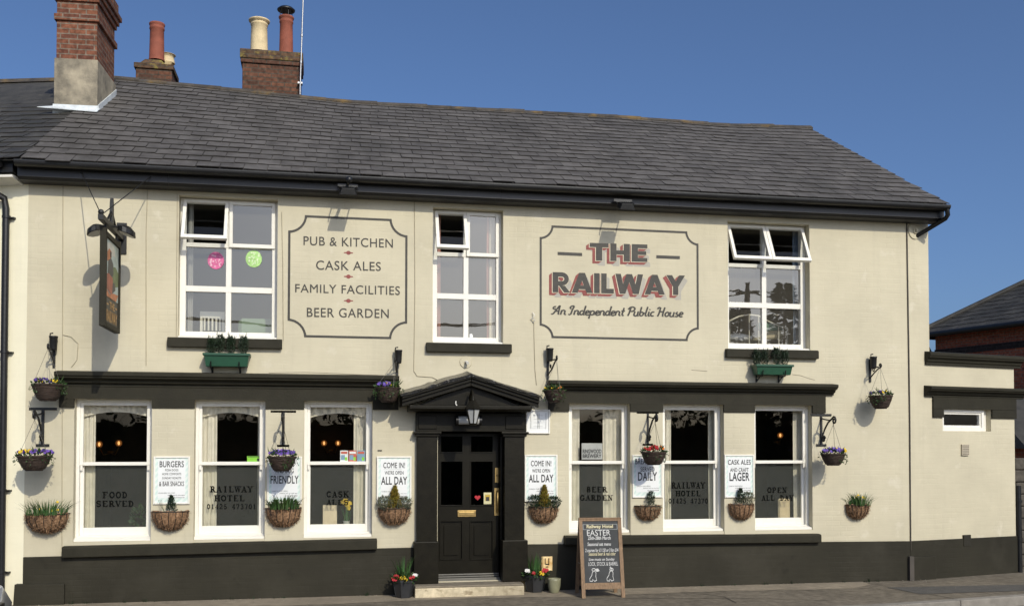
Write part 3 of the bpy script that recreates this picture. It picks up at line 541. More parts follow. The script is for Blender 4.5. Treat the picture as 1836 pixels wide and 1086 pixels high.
while x < XR1+.02:
    xb = min(x+.44, XR1+.03); z0, z1 = pl(RP, x), pl(RP, xb); jz = rng.uniform(-.008, .008)
    for k in (0,):
        pr = [(-.15, -.085), (-.09, -.035), (-.035, -.008), (.035, -.008), (.09, -.035), (.15, -.085)]
        A_ = [(x, YR+y, z0+z+.03+jz) for y, z in pr] + [(x, YR+y*.9, z0+z-.02+jz) for y, z in pr[::-1]]; B_ = [(xb+.012, YR+y*1.04, z1+z+.036+jz) for y, z in pr] + [(xb+.012, YR+y*.92, z1+z-.015+jz) for y, z in pr[::-1]]
        mb.prism(A_, B_)
    x = xb
    if x >= XR1+.03: break
mb.build('ridge_tiles', m_ridge, roof)
# fascia, soffit and gutter
def band(mb, prof):
    for i in range(len(EP)-1):
        a, b = EP[i], EP[i+1]; xa = a.x if i else a.x-.05; xb = b.x if i < len(EP)-2 else b.x+.0
        mb.prism([(xa, y, a.z+z) for y, z in prof], [(xb-.0015, y, b.z+z) for y, z in prof])
mb = MB(); band(mb, [(-.30, -.015), (-.30, -.06), (-.24, -.085), (-.24, -.185), (-.20, -.22), (0.0, -.225), (0.0, -.1), (-.1, .0)])
mb.build('fascia', m_gutter, pub)
mb = MB(); gp = [(-.405+.055-.055*math.cos(t), -.035-.055*math.sin(t)) for t in [math.pi*i/8 for i in range(9)]]; gi = [(-.35-.047*math.cos(t), -.035-.047*math.sin(t)) for t in [math.pi*i/8 for i in range(9)]][::-1]
band(mb, [(-.405, -.02)]+gp+[(-.295, -.02)]+[(-.303, -.02)]+gi+[(-.397, -.02)])
a = EP[-1]; mb.tube([(a.x-.03, -.35, a.z-.07), (a.x-.02, -.35, a.z-.16), (a.x-.02, -.3, a.z-.2), (a.x-.3, .08, a.z-.42), (a.x-.33, .12, a.z-.6)], .034, 10)
mb.build('gutter', m_gutter, pub)

# ------------------------------------------------------------------ chimneys (with their pots)
def roof_hit(px, py):
    v = ray(px, py); t = 10.0
    for _ in range(60):
        q = CAM+v*t; vv = (q.y-YE)/(YR-YE); z = roofp(q.x, vv).z; t += (z-q.z)/(v.z-v.y*.57)*.7
    return CAM+v*t
def pot(mb, c, r, h, m=0, flare=1.0):
    mb.lathe([(r*1.05, 0), (r*.98, .05), (r*.93, h*.5), (r*.9, h*.82), (r*.98, h*.84), (r*.98, h*.88), (r*.92, h*.89), (r*.95, h*.93), (r*1.12*flare, h*.95), (r*1.15*flare, h*.985), (r*1.08*flare, h), (r*.85, h*1.0), (r*.8, h*.7)], c, 24, m)
q = roof_hit(97, 197); qr = roof_hit(172, 197)
wch = (qr-q).length; yc = (q.y+qr.y)/2; print('front stack', q, wch)
cp = Plane(q.x, yc, R(-3)); dep = .98
mb = MB(); zc = q.z
px2z = lambda py: W(134, py, yc).z
z_c, z_b1, z_b0, z_k = px2z(107), px2z(39), px2z(28), px2z(4)
mb.box(-.02, wch+.02, -.02, dep, zc-.1, z_c, 1, cp); mb.box(0, wch, 0, dep-.02, z_c, z_b1, 0, cp); mb.box(-.03, wch+.035, -.035, dep+.02, z_b1, z_b0, 0, cp); mb.box(0, wch, 0, dep-.02, z_b0, z_k, 0, cp)
for i in range(3): mb.box(-.03-.03*i, wch+.03+.03*i, -.03-.03*i, dep+.03*i, z_k+.075*i, z_k+.075*(i+1), 0, cp)
mb.box(-.05, wch+.05, -.05, dep+.0, z_k+.225, z_k+.40, 0, cp)
ch1 = mb.build('chimney', [m_brick, m_cement], pub, bevel=.006); ch1['label'] = 'brick chimney with grey cement base on the front slope'
mb = MB()
for k in (.25, .73): pot(mb, cp((wch/2, dep*k, z_k+.40)), .13, .6)
mb.build('chimney_pot', m_terra, ch1)
mb = MB(); fl = [roofp(cp((s, 0, 0)).x, (yc-dd-YE)/(YR-YE))+Vector((0, -.01, .028)) for s, dd in ((-.22, .10), (wch+.04, .16), (wch+.05, -.0), (-.02, 0))]
mb.prism([p_ for p_ in fl], [p_+Vector((0, -.003, .008)) for p_ in fl]); mb.box(-.03, wch+.03, -.032, -.02, zc-.04, zc+.10, 0, cp)
for i in range(6): 
    s = dep*i/6; c0 = cp((wch+.022, s, 0)); zz = roofp(c0.x, (c0.y-YE)/(YR-YE)).z; c1 = cp((wch+.022, s+dep/6, 0)); z1 = roofp(c1.x, (c1.y-YE)/(YR-YE)).z
    mb.prism([c0+Vector((0, 0, zz)), c1+Vector((0, 0, z1)), c1+Vector((0, 0, z1+.10)), c0+Vector((0, 0, zz+.10))], [c0+Vector((.012, 0, zz)), c1+Vector((.012, 0, z1)), c1+Vector((.012, 0, z1+.10)), c0+Vector((.012, 0, zz+.10))])
mb.build('lead_flashing', m_lead, ch1)
def back_stack(x0, x1, ytop, ybot, ysh, Y, dep, pots, label, sloped=False):
    a = W(x0, ybot, Y); b = W(x1, ybot, Y); zt = W((x0+x1)/2, ytop, Y).z; zs = W((x0+x1)/2, ysh, Y).z; mb = MB()
    if sloped:
        w_ = b.x-a.x
        mb.box(a.x, b.x, Y, Y+dep, a.z-1.2, zs); mb.box(a.x-.03, b.x+.03, Y-.03, Y+dep+.03, zs, zs+(zt-zs)*.45, 1)
        mb.hexa([(a.x+.04, Y+.03, zs+(zt-zs)*.45), (b.x-.1, Y+.03, zs+(zt-zs)*.45), (b.x-.1, Y+dep, zs+(zt-zs)*.45), (a.x+.04, Y+dep, zs+(zt-zs)*.45), (a.x+.14, Y+.10, zt), (b.x-.2, Y+.10, zt), (b.x-.2, Y+dep-.1, zt), (a.x+.14, Y+dep-.1, zt)], 1)
    else:
        mb.box(a.x+.01, b.x-.01, Y, Y+dep, a.z-1.2, zs-.04); mb.box(a.x-.02, b.x+.02, Y-.03, Y+dep+.03, zs-.04, zs+.035); mb.box(a.x-.03, b.x+.03, Y-.045, Y+dep+.045, zs+.035, zt, 1)
    c = mb.build('chimney', [m_brick_old, m_lichen], pub, bevel=.012); c['label'] = label
    for px, pyb, pyt, dx, Yp, m, fl_ in pots:
        p0 = W(px, pyb, Yp); h = W(px, pyt, Yp).z-p0.z; mb = MB(); pot(mb, (p0.x, p0.y, p0.z-.02), dx, h+.02, 0, fl_)
        if m is None: pass
        mb.build('chimney_pot', m, c)
    return c
back_stack(243, 308, 103, 150, 124, 5.0, .62, [(281, 108, 43, .135, 5.25, m_terra, .9), (300, 112, 99, .13, 5.5, m_buff, 1.0)], 'low lichened chimney with a tall red pot, behind the ridge', True)
ch3 = back_stack(433, 540, 92, 165, 112, 4.35, .6, [(464.5, 93, 37, .155, 4.6, m_buff, 1.05), (513, 98, 31, .125, 4.6, m_terra, .95)], 'chimney with one buff pot and one red cowled pot')
mb = MB(); c = W(513, 31, 4.6); t = W(513, 20, 4.6).z
for k in range(4): an = k*math.pi/2+.4; mb.tube([(c.x+.11*math.cos(an), c.y+.11*math.sin(an), c.z-.05), (c.x+.11*math.cos(an), c.y+.11*math.sin(an), t)], .008, 6)
mb.lathe([(.155, 0), (.16, .015), (.12, .05), (.05, .075), (.001, .08)], (c.x, c.y, t), 20); mb.lathe([(.001, .002), (.155, 0)], (c.x, c.y, t), 20)
mb.build('cowl', m_gutter, ch3)
mb = MB(); a = W(538, 160, 4.25); b = W(543.5, 0, 4.25); mb.tube([a-Vector((0, 0, .1)), a, lerp(a, b, 1.25)], .013, 8); mb.box(a.x-.04, a.x+.04, 4.25, 4.36, a.z+.1, a.z+.13)
for f_ in (.3, .6): 
    p_ = lerp(a, b, f_); mb.tube([p_-Vector((0, 0, .02)), p_+Vector((0, 0, .02))], .022, 8)
tag(mb.build('aerial_pole', m_alu), 'thin silver aerial pole strapped to the chimney with the buff pot', 'aerial')

# ------------------------------------------------------------------ windows
def glaze(mb, x0, x1, z0, z1, y, m=0, xf=None):
    g = xf or (lambda p: p); mb.quad(g((x0, y, z0)), g((x1, y, z0)), g((x1, y, z1)), g((x0, y, z1)), m)
def frame_rect(mb, x0, x1, z0, z1, y0, y1, l, r, b, t, m=0, xf=None):
    mb.box(x0, x0+l, y0, y1, z0, z1, m, xf); mb.box(x1-r, x1, y0, y1, z0, z1, m, xf); mb.box(x0+l, x1-r, y0, y1, z0, z0+b, m, xf); mb.box(x0+l, x1-r, y0, y1, z1-t, z1, m, xf)
def sash_window(x0, x1, texts):
    z0, z1 = LZ0, LZ1; zm = 1.76; mb = MB()
    frame_rect(mb, x0, x1, z0, z1, .115, .24, .04, .04, .065, .035); mb.extr([(.115, z0+.055), (.115, z0+.005), (.02, z0+.001), (.02, z0+.03)], x0+.002, x1-.002)
    frame_rect(mb, x0+.04, x1-.04, zm-.022, z1-.035, .13, .168, .04, .04, .045, .04)
    frame_rect(mb, x0+.04, x1-.04, z0+.065, zm+.022, .172, .21, .045, .045, .10, .044)
    for s in (x0+.045, x1-.075): mb.extr([(.135, zm-.02), (.135, zm-.085), (.16, zm-.07), (.16, zm-.02)], s, s+.03)
    wn = mb.build('window', m_white, pub, bevel=.004)
    mb = MB(); glaze(mb, x0+.08, x1-.08, zm+.02, z1-.07, .15); mb.build('clear_pane', m_glass, wn, orient=False)
    mb = MB(); glaze(mb, x0+.085, x1-.085, z0+.16, zm-.02, .19); mb.build('etched_pane', m_frost, wn, orient=False)
    for tx, cx, py0, py1, pw in texts:
        mb = MB(); slab_text(mb, tx, pxq(cx-pw/2, cx+pw/2, py0, py1, py0, py1, .187))
        mb.build('window_lettering', m_etch, wn, orient=False)
    return wn
T = [[('FOOD', 206.5, 881, 892.5, 46), ('SERVED', 206, 897, 908, 70)], [('RAILWAY', 415, 871, 882, 78), ('HOTEL', 412, 887, 898, 56), ('01425 473701', 415, 903, 912, 90)], [('CASK', 605, 880, 891, 41), ('ALES', 605, 895, 905, 41)],
     [('BEER', 1070, 872, 882, 38), ('GARDEN', 1069, 887, 897, 60)], [('RAILWAY', 1234, 864, 875, 61), ('HOTEL', 1234, 879, 889, 46), ('01425 47370', 1234, 893, 902, 72)], [('OPEN', 1393, 873, 883, 36), ('ALL DAY', 1394, 887, 897, 58)]]
wins = [sash_window(a, b, t) for (a, b), t in zip(LO, T)]
def casement(mb, x0, x1, z0, z1, ang, y=.135):
    ca, sa = math.cos(ang), math.sin(ang)
    xf = lambda p: Vector((p[0], y+(p[1]-y)*ca-(z1-p[2])*sa, z1-(z1-p[2])*ca-(p[1]-y)*sa))
    frame_rect(mb, x0, x1, z0, z1, y-.02, y+.03, .045, .045, .05, .045, 0, xf); glaze(mb, x0+.04, x1-.04, z0+.045, z1-.04, y+.005, 1, xf)
def upper_window(x0, x1, tilt):
    z0, z1 = UZ0, UZ1; mb = MB(); xm = lerp(x0, x1, .5)-.01; ya, yb_ = .14, .21
    frame_rect(mb, x0, x1, z0, z1, ya, yb_, .075, .075, .10, .055)
    mb.extr([(.14, z0+.05), (.14, z0+.004), (.015, z0+.002), (.015, z0+.025)], x0+.002, x1-.002)
    zt, zm = 4.635, 4.055
    for zz, h in ((zt, .028), (zm, .038)): mb.box(x0+.075, x1-.075, ya+.003, yb_, zz-h, zz+h)
    for a, b in ((z0+.10, zm-.038), (zm+.038, zt-.028), (zt+.028, z1-.055)): mb.box(xm-.035, xm+.035, ya+.006, yb_, a, b)
    wn = mb.build('window', m_white, pub, bevel=.004)
    mb = MB()
    for a, b in ((x0+.075, xm-.035), (xm+.035, x1-.075)):
        for c, d in ((z0+.10, zm-.038), (zm+.038, zt-.028)): glaze(mb, a, b, c, d, .175)
    mb.build('pane', m_glass_up, wn, orient=False)
    for (a, b), tl in zip(((x0+.04, xm), (xm+.005, x1-.04)), tilt):
        mb = MB(); casement(mb, a, b, zt-.02, z1-.02, R(tl)); o = mb.build('top_light', [m_white, m_glass_clear if tl > 5 else m_glass_up], wn, bevel=.003)
        if tl > 5: o['label'] = 'top light propped open'
    return wn
uw = [upper_window(*UP[0], (24, 0)), upper_window(*UP[1], (24, 0)), upper_window(*UP[2], (26, 26))]
mb = MB(); frame_rect(mb, aw0, A(1765, 750)[0]+.03, az0, az1, .03, .12, .05, .05, .06, .045, 0, ANNEX); mb.box(A(1765, 750)[0]+.03, aw1, .09, .16, az0, az1, 0, ANNEX)
frame_rect(mb, aw0+.05, A(1765, 750)[0]-.02, az0+.06, az1-.045, .05, .10, .03, .03, .03, .03, 0, ANNEX)
wn = mb.build('window', m_white, pub, bevel=.004); wn['label'] = 'small wide window of the low annex'
mb = MB(); glaze(mb, aw0+.06, A(1765, 750)[0]-.03, az0+.08, az1-.06, .08, 0, ANNEX); mb.build('pane', m_glass, wn, orient=False)

# ------------------------------------------------------------------ doorway
DR = .17
mb = MB()                                           # pilasters, blocks, entablature
mb.box(1.225, 1.50, -.09, .17, .70, 2.12); mb.box(2.42, 2.70, -.09, .17, .70, 2.12)
for a, b in ((1.185, 1.515), (2.385, 2.735)): mb.box(a, b, -.14, .16, .155, .71)
for a, b in ((1.20, 1.525), (2.395, 2.725)): mb.box(a, b, -.115, .16, 2.12, 2.155); mb.box(a-.025, b+.025, -.14, .16, 2.155, 2.185)
mb.box(1.21, 2.715, -.10, .17, 2.186, 2.44); mb.box(1.24, 1.49, -.115, -.1, 2.22, 2.40); mb.box(2.43, 2.69, -.115, -.1, 2.22, 2.40)
mb.box(1.50, 1.535, .05, .17, .16, 2.12); mb.box(2.385, 2.42, .05, .17, .16, 2.12)
ds = mb.build('door_surround', m_black, pub, bevel=.006)
mb = MB(); xL, xR, xA = W(718, 722, -.42).x, W(969, 713, -.42).x, W(845, 673, -.42).x; zB, zA = W(845, 737, -.42).z, W(845, 671, -.42).z
mb.extr([(.0, zB), (-.36, zB), (-.40, zB+.03), (-.40, zB+.075), (0, zB+.085)], xL+.12, xR-.12)          # bed cornice
mb.prism([(xL+.25, -.30, zB+.08), (xR-.25, -.30, zB+.08), (xA, -.30, zA-.12)], [(xL+.25, .0, zB+.08), (xR-.25, .0, zB+.08), (xA, .0, zA-.12)])
for xs in (xL, xR):
    dx = 1 if xs < xA else -1; z0_ = zB+.055
    prev = [(xs, -.44), (xs, 0)]
    for lo, hi, yo in ((0, .06, .40), (.055, .10, .43), (.098, .15, .46)):
        mb.prism([(xs+dx*.02, -yo, z0_+lo), (xA-dx*.001, -yo, zA-.15+lo), (xA-dx*.001, 0, zA-.15+lo), (xs+dx*.02, 0, z0_+lo)], [(xs+dx*.02, -yo, z0_+hi), (xA-dx*.001, -yo, zA-.15+hi), (xA-dx*.001, 0, zA-.15+hi), (xs+dx*.02, 0, z0_+hi)])
mb.build('pediment', m_black, pub, bevel=.006)
mb = MB()                                           # crinkled lead over the pediment
for xs in (xL, xR):
    n = 16; A_ = []; B_ = []
    for i in range(n+1):
        t = i/n; x = lerp(xs, xA, t); z = lerp(zB+.055+.152, zA+.004, t)
        A_.append((x, -.475+rng.uniform(-.01, .01), z-.025+rng.uniform(-.012, .012))); B_.append((x, -.44, z+rng.uniform(.0, .016)))
    C_ = [(p_[0], .0, p_[2]+.06) for p_ in B_]
    for i in range(n): mb.add([A_[i], A_[i+1], B_[i+1], B_[i]], [(0, 1, 2, 3)]); mb.add([B_[i], B_[i+1], C_[i+1], C_[i]], [(0, 1, 2, 3)])
mb.build('lead_capping', m_leadblk, pub, weld=True)
x0, x1 = 1.535, 2.385; z0, z1 = .215, 2.165; y = DR
mb = MB(); mb.box(1.50, 1.535, .10, .3, .155, 2.3); mb.box(2.385, 2.42, .10, .3, .155, 2.3); 
gx = [(W(319, 0).x, 0)]
P = lambda cx, cy: W(660+cx/2.434, 640+cy/2.434, y)
panes = []
for c0, c1 in ((318, 411), (449, 543)):
    for r0, r1 in ((345, 413), (455, 645)): panes.append((P(c0, r0).x, P(c1, r0).x, P(c0, r1).z, P(c0, r0).z, 0))
    panes.append((P(c0, 0).x, P(c1, 0).x, P(c0, 880).z, P(c0, 716).z, 1))
xs = sorted({x0, x1, *[p_[0] for p_ in panes], *[p_[1] for p_ in panes]}); zs = sorted({z0, z1, *[p_[2] for p_ in panes], *[p_[3] for p_ in panes]})
for i in range(len(xs)-1):
    for j in range(len(zs)-1):
        cx, cz = (xs[i]+xs[i+1])/2, (zs[j]+zs[j+1])/2
        if not any(p_[0] < cx < p_[1] and p_[2] < cz < p_[3] for p_ in panes): mb.quad((xs[i], y, zs[j]), (xs[i+1], y, zs[j]), (xs[i+1], y, zs[j+1]), (xs[i], y, zs[j+1]))
for a, b, c, d, s in panes:
    for p_, q_ in (((a, c), (a, d)), ((b, c), (b, d)), ((a, d), (b, d)), ((a, c), (b, c))): mb.quad((p_[0], y, p_[1]), (q_[0], y, q_[1]), (q_[0], y+.022, q_[1]), (p_[0], y+.022, p_[1]))
    frame_rect(mb, a-.012, b+.012, c-.012, d+.012, y-.012, y+.001, .012, .012, .012, .012)
    if s: mb.quad((a, y+.02, c), (b, y+.02, c), (b, y+.02, d), (a, y+.02, d)); mb.box(a+.05, b-.05, y+.004, y+.02, c+.05, d-.05)
door = mb.build('door', m_door, pub, orient=False)
mb = MB()
for a, b, c, d, s in panes:
    if not s: glaze(mb, a, b, c, d, y+.015)
mb.build('door_glass', m_glass_door, door, orient=False)
mb = MB(); a, b = P(390, 668), P(470, 695); mb.box(a.x, b.x, y-.012, y, b.z, a.z); mb.box(a.x+.02, b.x-.02, y-.018, y-.011, b.z+.02, a.z-.02); mb.build('letter_box', m_brass, door, bevel=.004)
mb = MB(); a, b = P(551, 570), P(574, 690); mb.box(a.x, b.x, y-.006, y, b.z, a.z); xm = (a.x+b.x)/2; mb.tube([(xm, y, a.z-.04), (xm, y-.05, a.z-.06), (xm, y-.05, b.z+.06), (xm, y, b.z+.04)], .011, 8); mb.build('pull_handle', m_brass, door)
mb = MB(); a, b = P(554, 482), P(568, 546); mb.box(a.x, b.x, y-.006, y, b.z, a.z); mb.ball(((a.x+b.x)/2, y-.01, (a.z+b.z)/2), .014); mb.build('lock_plate', m_brass, door)
mb = MB(); c = P(478, 612); pts = [(.026*math.sin(t)**3*1.6, (.8125*math.cos(t)-.3125*math.cos(2*t)-.125*math.cos(3*t)-.0625*math.cos(4*t))*.038) for t in [2*math.pi*i/24 for i in range(24)]]
mb.prism([(c.x+u, y+.004, c.z+v) for u, v in pts], [(c.x+u, y+.008, c.z+v) for u, v in pts]); mb.build('heart_sticker', mat('red heart', (.42, .02, .03), .4), door)
mb = MB(); a, b = P(505, 590), P(538, 640); mb.box(a.x, b.x, y+.004, y+.008, b.z, a.z, 0); mb.box(a.x+.018, b.x-.018, y+.002, y+.004, b.z+.045, a.z-.03, 1); mb.box(a.x+.03, b.x-.03, y, y+.002, b.z+.045, a.z-.06, 2); mb.build('guide_sticker', [mat('cream sticker', (.65, .60, .35), .5), mat('gold sticker', (.55, .38, .05), .5), m_print], door)
mb = MB(); mb.box(1.52, 2.40, .05, .2, .155, .19); mb.box(1.53, 2.39, y-.05, y-.002, .195, .212); mb.box(1.53, 2.39, y-.035, y-.002, .222, .24); mb.build('threshold', mat('metal threshold', (.16, .155, .14), .5, metal=.6), pub, bevel=.003)
mb = MB(); a, b = W(744, 1070, -.34), W(940, 1063, -.34); mb.box(a.x, b.x, -.34, -.0, -.2, .125, 0); mb.box(a.x+.001, b.x-.001, -.338, .18, .124, .15, 1)
for _ in range(1): pass
step = mb.build('door_step', [m_step, m_steptop], pub, bevel=.014)

# ------------------------------------------------------------------ painted signs on the wall
def sign_border(mb, x0, x1, z0, z1, r, w_, y, sl=0.0):
    def ring(i):
        pts = []; X0, X1, Z0, Z1 = x0+i, x1-i, z0+i, z1-i; rr = r+0*i
        for cx, cz, a0, a1 in ((x0, z1, 0, -90), (x0, z0, 90, 0), (x1, z0, 180, 90), (x1, z1, 270, 180)):
            q = r if i == 0 else r+i*0
            for k in range(9):
                a = R(lerp(a0, a1, k/8)); R_ = r+i
                px_, pz = cx+R_*math.cos(a), cz+R_*math.sin(a)
                pts.append((min(max(px_, X0), X1), min(max(pz, Z0), Z1)))
        return pts
    a, b = ring(0), ring(w_); n = len(a); order = a
    S = lambda p_: (p_[0], y, p_[1]+(p_[0]-x0)*sl)
    for i in range(n):
        j = (i+1) % n; mb.quad(S(a[i]), S(a[j]), S(b[j]), S(b[i]))
Y1 = -.003
mb = MB(); tl, br = W(517, 384, 0), W(730, 606.5, 0)
sign_border(mb, tl.x, br.x, W(620, 606, 0).z, W(620, 389, 0).z, .215, .03, Y1)
for tx, q in (('PUB & KITCHEN', (544.3, 704.4, 423.4, 439.3, 428.5, 444.3)), ('CASK ALES', (566.8, 682.8, 466.8, 483.4, 469.8, 485.7)), ('FAMILY FACILITIES', (529.4, 717, 508.9, 523.9, 513.2, 528.8)), ('BEER GARDEN', (550.2, 697, 551.4, 567.9, 554, 570.2))):
    letters(mb, norm(font_geo(tx, .006, 0, 1.08)), pxq(*q, Y1))
ps = mb.build('painted_lettering', m_ink, pub, orient=False)
for px_, py_ in ((624.8, 453.2), (624.8, 495.7), (624.8, 539)):
    mb = MB(); c = W(px_, py_, Y1); pts = [(-.06, .006), (-.03, .008), (-.018, .022), (0, .027), (.018, .022), (.03, .008), (.06, .006), (.06, -.006), (.03, -.008), (.018, -.022), (0, -.027), (-.018, -.022), (-.03, -.008), (-.06, -.006)]
    mb.poly([(c.x+u, Y1, c.z+v) for u, v in pts]); mb.build('painted_ornament', m_signred, pub, orient=False)
mb = MB(); sign_border(mb, W(967.5, 500).x, W(1252.5, 500).x, W(1110, 608.5).z, W(1110, 409.5).z, .17, .03, Y1)
tq = pxq(1056.8, 1160.5, 435.5, 467, 438.6, 470, 0); rq = pxq(990.5, 1227.8, 487.8, 524, 494, 529.4, 0)
gT, gR = heavy_geo('THE'), heavy_geo('RAILWAY')
for q_ in ((999.9, 1043.7, 451.5, 457, 453.5, 459), (1176.8, 1219, 457.5, 463, 459, 464.5)): mb.quad(*pxq(q_[0], q_[1], q_[2], q_[3], q_[4], q_[5], Y1))
for gg, qq in ((gT, tq), (gR, rq)): heavy(mb, gg, qq, 0, (0, -.0102, 0))
script_text(mb, 'An Independent Public House', pxq(989.5, 1224, 547, 563.5, 551, 568, Y1))
mb.build('painted_lettering', m_ink, pub, orient=False)
for gg, qq, gx_ in ((gT, tq, .008), (gR, rq, .0035)):
    mb = MB(); ms = MB(); mc = MB()
    for k in range(9): heavy(mb, gg, qq, 0, (-.0056*k-.004, -.0030-.0004*(8-k), -.0044*k-.004))
    for k in range(10): heavy(ms, gg, qq, 0, (.0060*k-.01, -.0006-.0002*(9-k), -.0042*k-.03))
    heavy(mc, gg, qq, 0, (-.003, -.0085, -.003), (gx_, .018))
    mb.build('painted_letter_side', m_signred, pub, orient=False); ms.build('painted_letter_shadow', m_signshade, pub, orient=False); mc.build('painted_letter_edge', m_signcream, pub, orient=False)


# iron wall tie, air bricks, alarm eye
mb = MB(); c = ANNEX((*[ANNEX.px(1639, 414)[0], -.02], ANNEX.px(1639, 414)[1])); k = ANNEX.px(1639, 414)
ring = lambda r, d: [ANNEX((k[0]+r*math.cos(t), d, k[1]+r*math.sin(t))) for t in [2*math.pi*i/24 for i in range(24)]]
mb.prism(ring(.13, 0.0), ring(.125, -.018)); mb.prism(ring(.05, -.018), ring(.045, -.035)); mb.box(k[0]-.015, k[0]+.015, -.06, -.03, k[1]-.02, k[1]+.02, 0, ANNEX)
mb.build('tie_plate', m_wall, pub)
m_vent = mat('buff air brick', (.48, .42, .32), .8); m_hole = mat('dark hole', (.03, .028, .025), .9)
for px_, py_, mm in ((1729, 806, m_vent), (1732, 968, m_dark)):
    k = ANNEX.px(px_, py_); mb = MB(); mb.box(k[0]-.075, k[0]+.075, -.028, .01, k[1]-.085, k[1]+.085, 0, ANNEX)
    for i in range(6):
        for j in range(6): mb.box(k[0]-.062+i*.0225, k[0]-.062+i*.0225+.011, -.030, -.02, k[1]-.073+j*.026, k[1]-.073+j*.026+.013, 1, ANNEX)
    mb.build('air_brick', [mm, m_hole], pub)
mb = MB(); c = W(835, 649, 0); ring = lambda r, d: [(c.x+r*math.cos(t), d, c.z+r*math.sin(t)) for t in [2*math.pi*i/20 for i in range(20)]]
mb.prism(ring(.085, 0), ring(.08, -.012), 0); mb.tube([(c.x, -.01, c.z), (c.x+.01, -.06, c.z-.005), (c.x+.015, -.09, c.z-.02)], .02, 8, 1); mb.build('fixing_boss', [m_wall, m_whiteshade], pub)

# ------------------------------------------------------------------ plants
def rvec(rg): 
    while True:
        v = Vector((rg.uniform(-1, 1), rg.uniform(-1, 1), rg.uniform(-1, 1)))
        if .05 < v.length < 1: return v
def leaf(mb, c, d, up_, l, w_, m=0):
    s = d.cross(up_); s = s.normalized() if s.length > 1e-4 else Vector((1, 0, 0)); n = s.cross(d).normalized()
    mb.add([c, c+d*l*.5+s*w_*.5+n*l*.06, c+d*l, c+d*l*.5-s*w_*.5+n*l*.06], [(0, 1, 2, 3)], m)
def foliage(mb, c, rx, ry, rz, n, size, rg, m=0, upb=.4):
    c = Vector(c)
    for _ in range(n):
        v = rvec(rg); k = v.normalized()*(v.length**.4); p = c+Vector((k.x*rx, k.y*ry, k.z*rz))
        d = (Vector((k.x, k.y, k.z+upb))+rvec(rg)*.6).normalized(); leaf(mb, p, d, rvec(rg), size*rg.uniform(.6, 1.3), size*rg.uniform(.35, .6), m)
def blades(mb, c, r, n, h, rg, w_=.012, lean=.5, m=0):
    c = Vector(c)
    for _ in range(n):
        a = rg.uniform(0, 2*math.pi); q = r*math.sqrt(rg.random()); b = c+Vector((q*math.cos(a), q*math.sin(a), 0)); o = Vector((math.cos(a), math.sin(a), 0))*lean*rg.uniform(.1, 1)*(q/r+.2)
        s = Vector((-math.sin(a), math.cos(a), 0)).lerp(Vector((1, 0, 0)), .5).normalized()*w_*.5; hh = h*rg.uniform(.6, 1.1); P_ = []
        for t in (0, .4, .75, 1): p = b+o*hh*t*t+Vector((0, 0, hh*(t-.15*t*t*lean))); k = 1-t*t*.95; P_ += [p-s*k, p+s*k]
        mb.add(P_, [(0, 1, 3, 2), (2, 3, 5, 4), (4, 5, 7, 6)], m)
def flower(mb, c, r, rg, face=None, m=0, mc=None):
    f_ = (Vector((rg.uniform(-.6, .6), -1, rg.uniform(.1, 1.1))) if face is None else face).normalized(); u = f_.orthogonal().normalized(); v = f_.cross(u); c = Vector(c); ph = rg.random()*6
    for k in range(5):
        a = ph+k*2*math.pi/5; d = u*math.cos(a)+v*math.sin(a); s = f_.cross(d)
        mb.add([c, c+d*r*.55+s*r*.5+f_*r*.12, c+d*r+f_*r*.05, c+d*r*.55-s*r*.5+f_*r*.12], [(0, 1, 2, 3)], m)
    if mc is not None: mb.ball(c+f_*r*.1, r*.22, 4, mc)
def shrublet(mb, c, r, h, n, rg, size=.022, m=0, cone=True):  # upright dwarf conifer of many sprigs
    c = Vector(c)
    for _ in range(n):
        t = rg.random()**.8; rr = r*((1-t)**.7 if cone else math.sqrt(max(0, 1-(2*t-1)**2)*.9+.08)); a = rg.uniform(0, 6.283); q = rr*math.sqrt(rg.uniform(.0, 1))
        p = c+Vector((q*math.cos(a), q*math.sin(a), h*t)); d = (Vector((math.cos(a)*.5, math.sin(a)*.5, 1))+rvec(rg)*.4).normalized(); leaf(mb, p, d, rvec(rg), size*rg.uniform(.8, 1.9), size*.45, m)
FL = {'purple': m_purple, 'violet': m_violet, 'yellow': m_yellow, 'red': m_redpet, 'white': m_whitepet, 'orange': m_orange}

m_chain = mat('dull chain', (.16, .15, .13), .6)
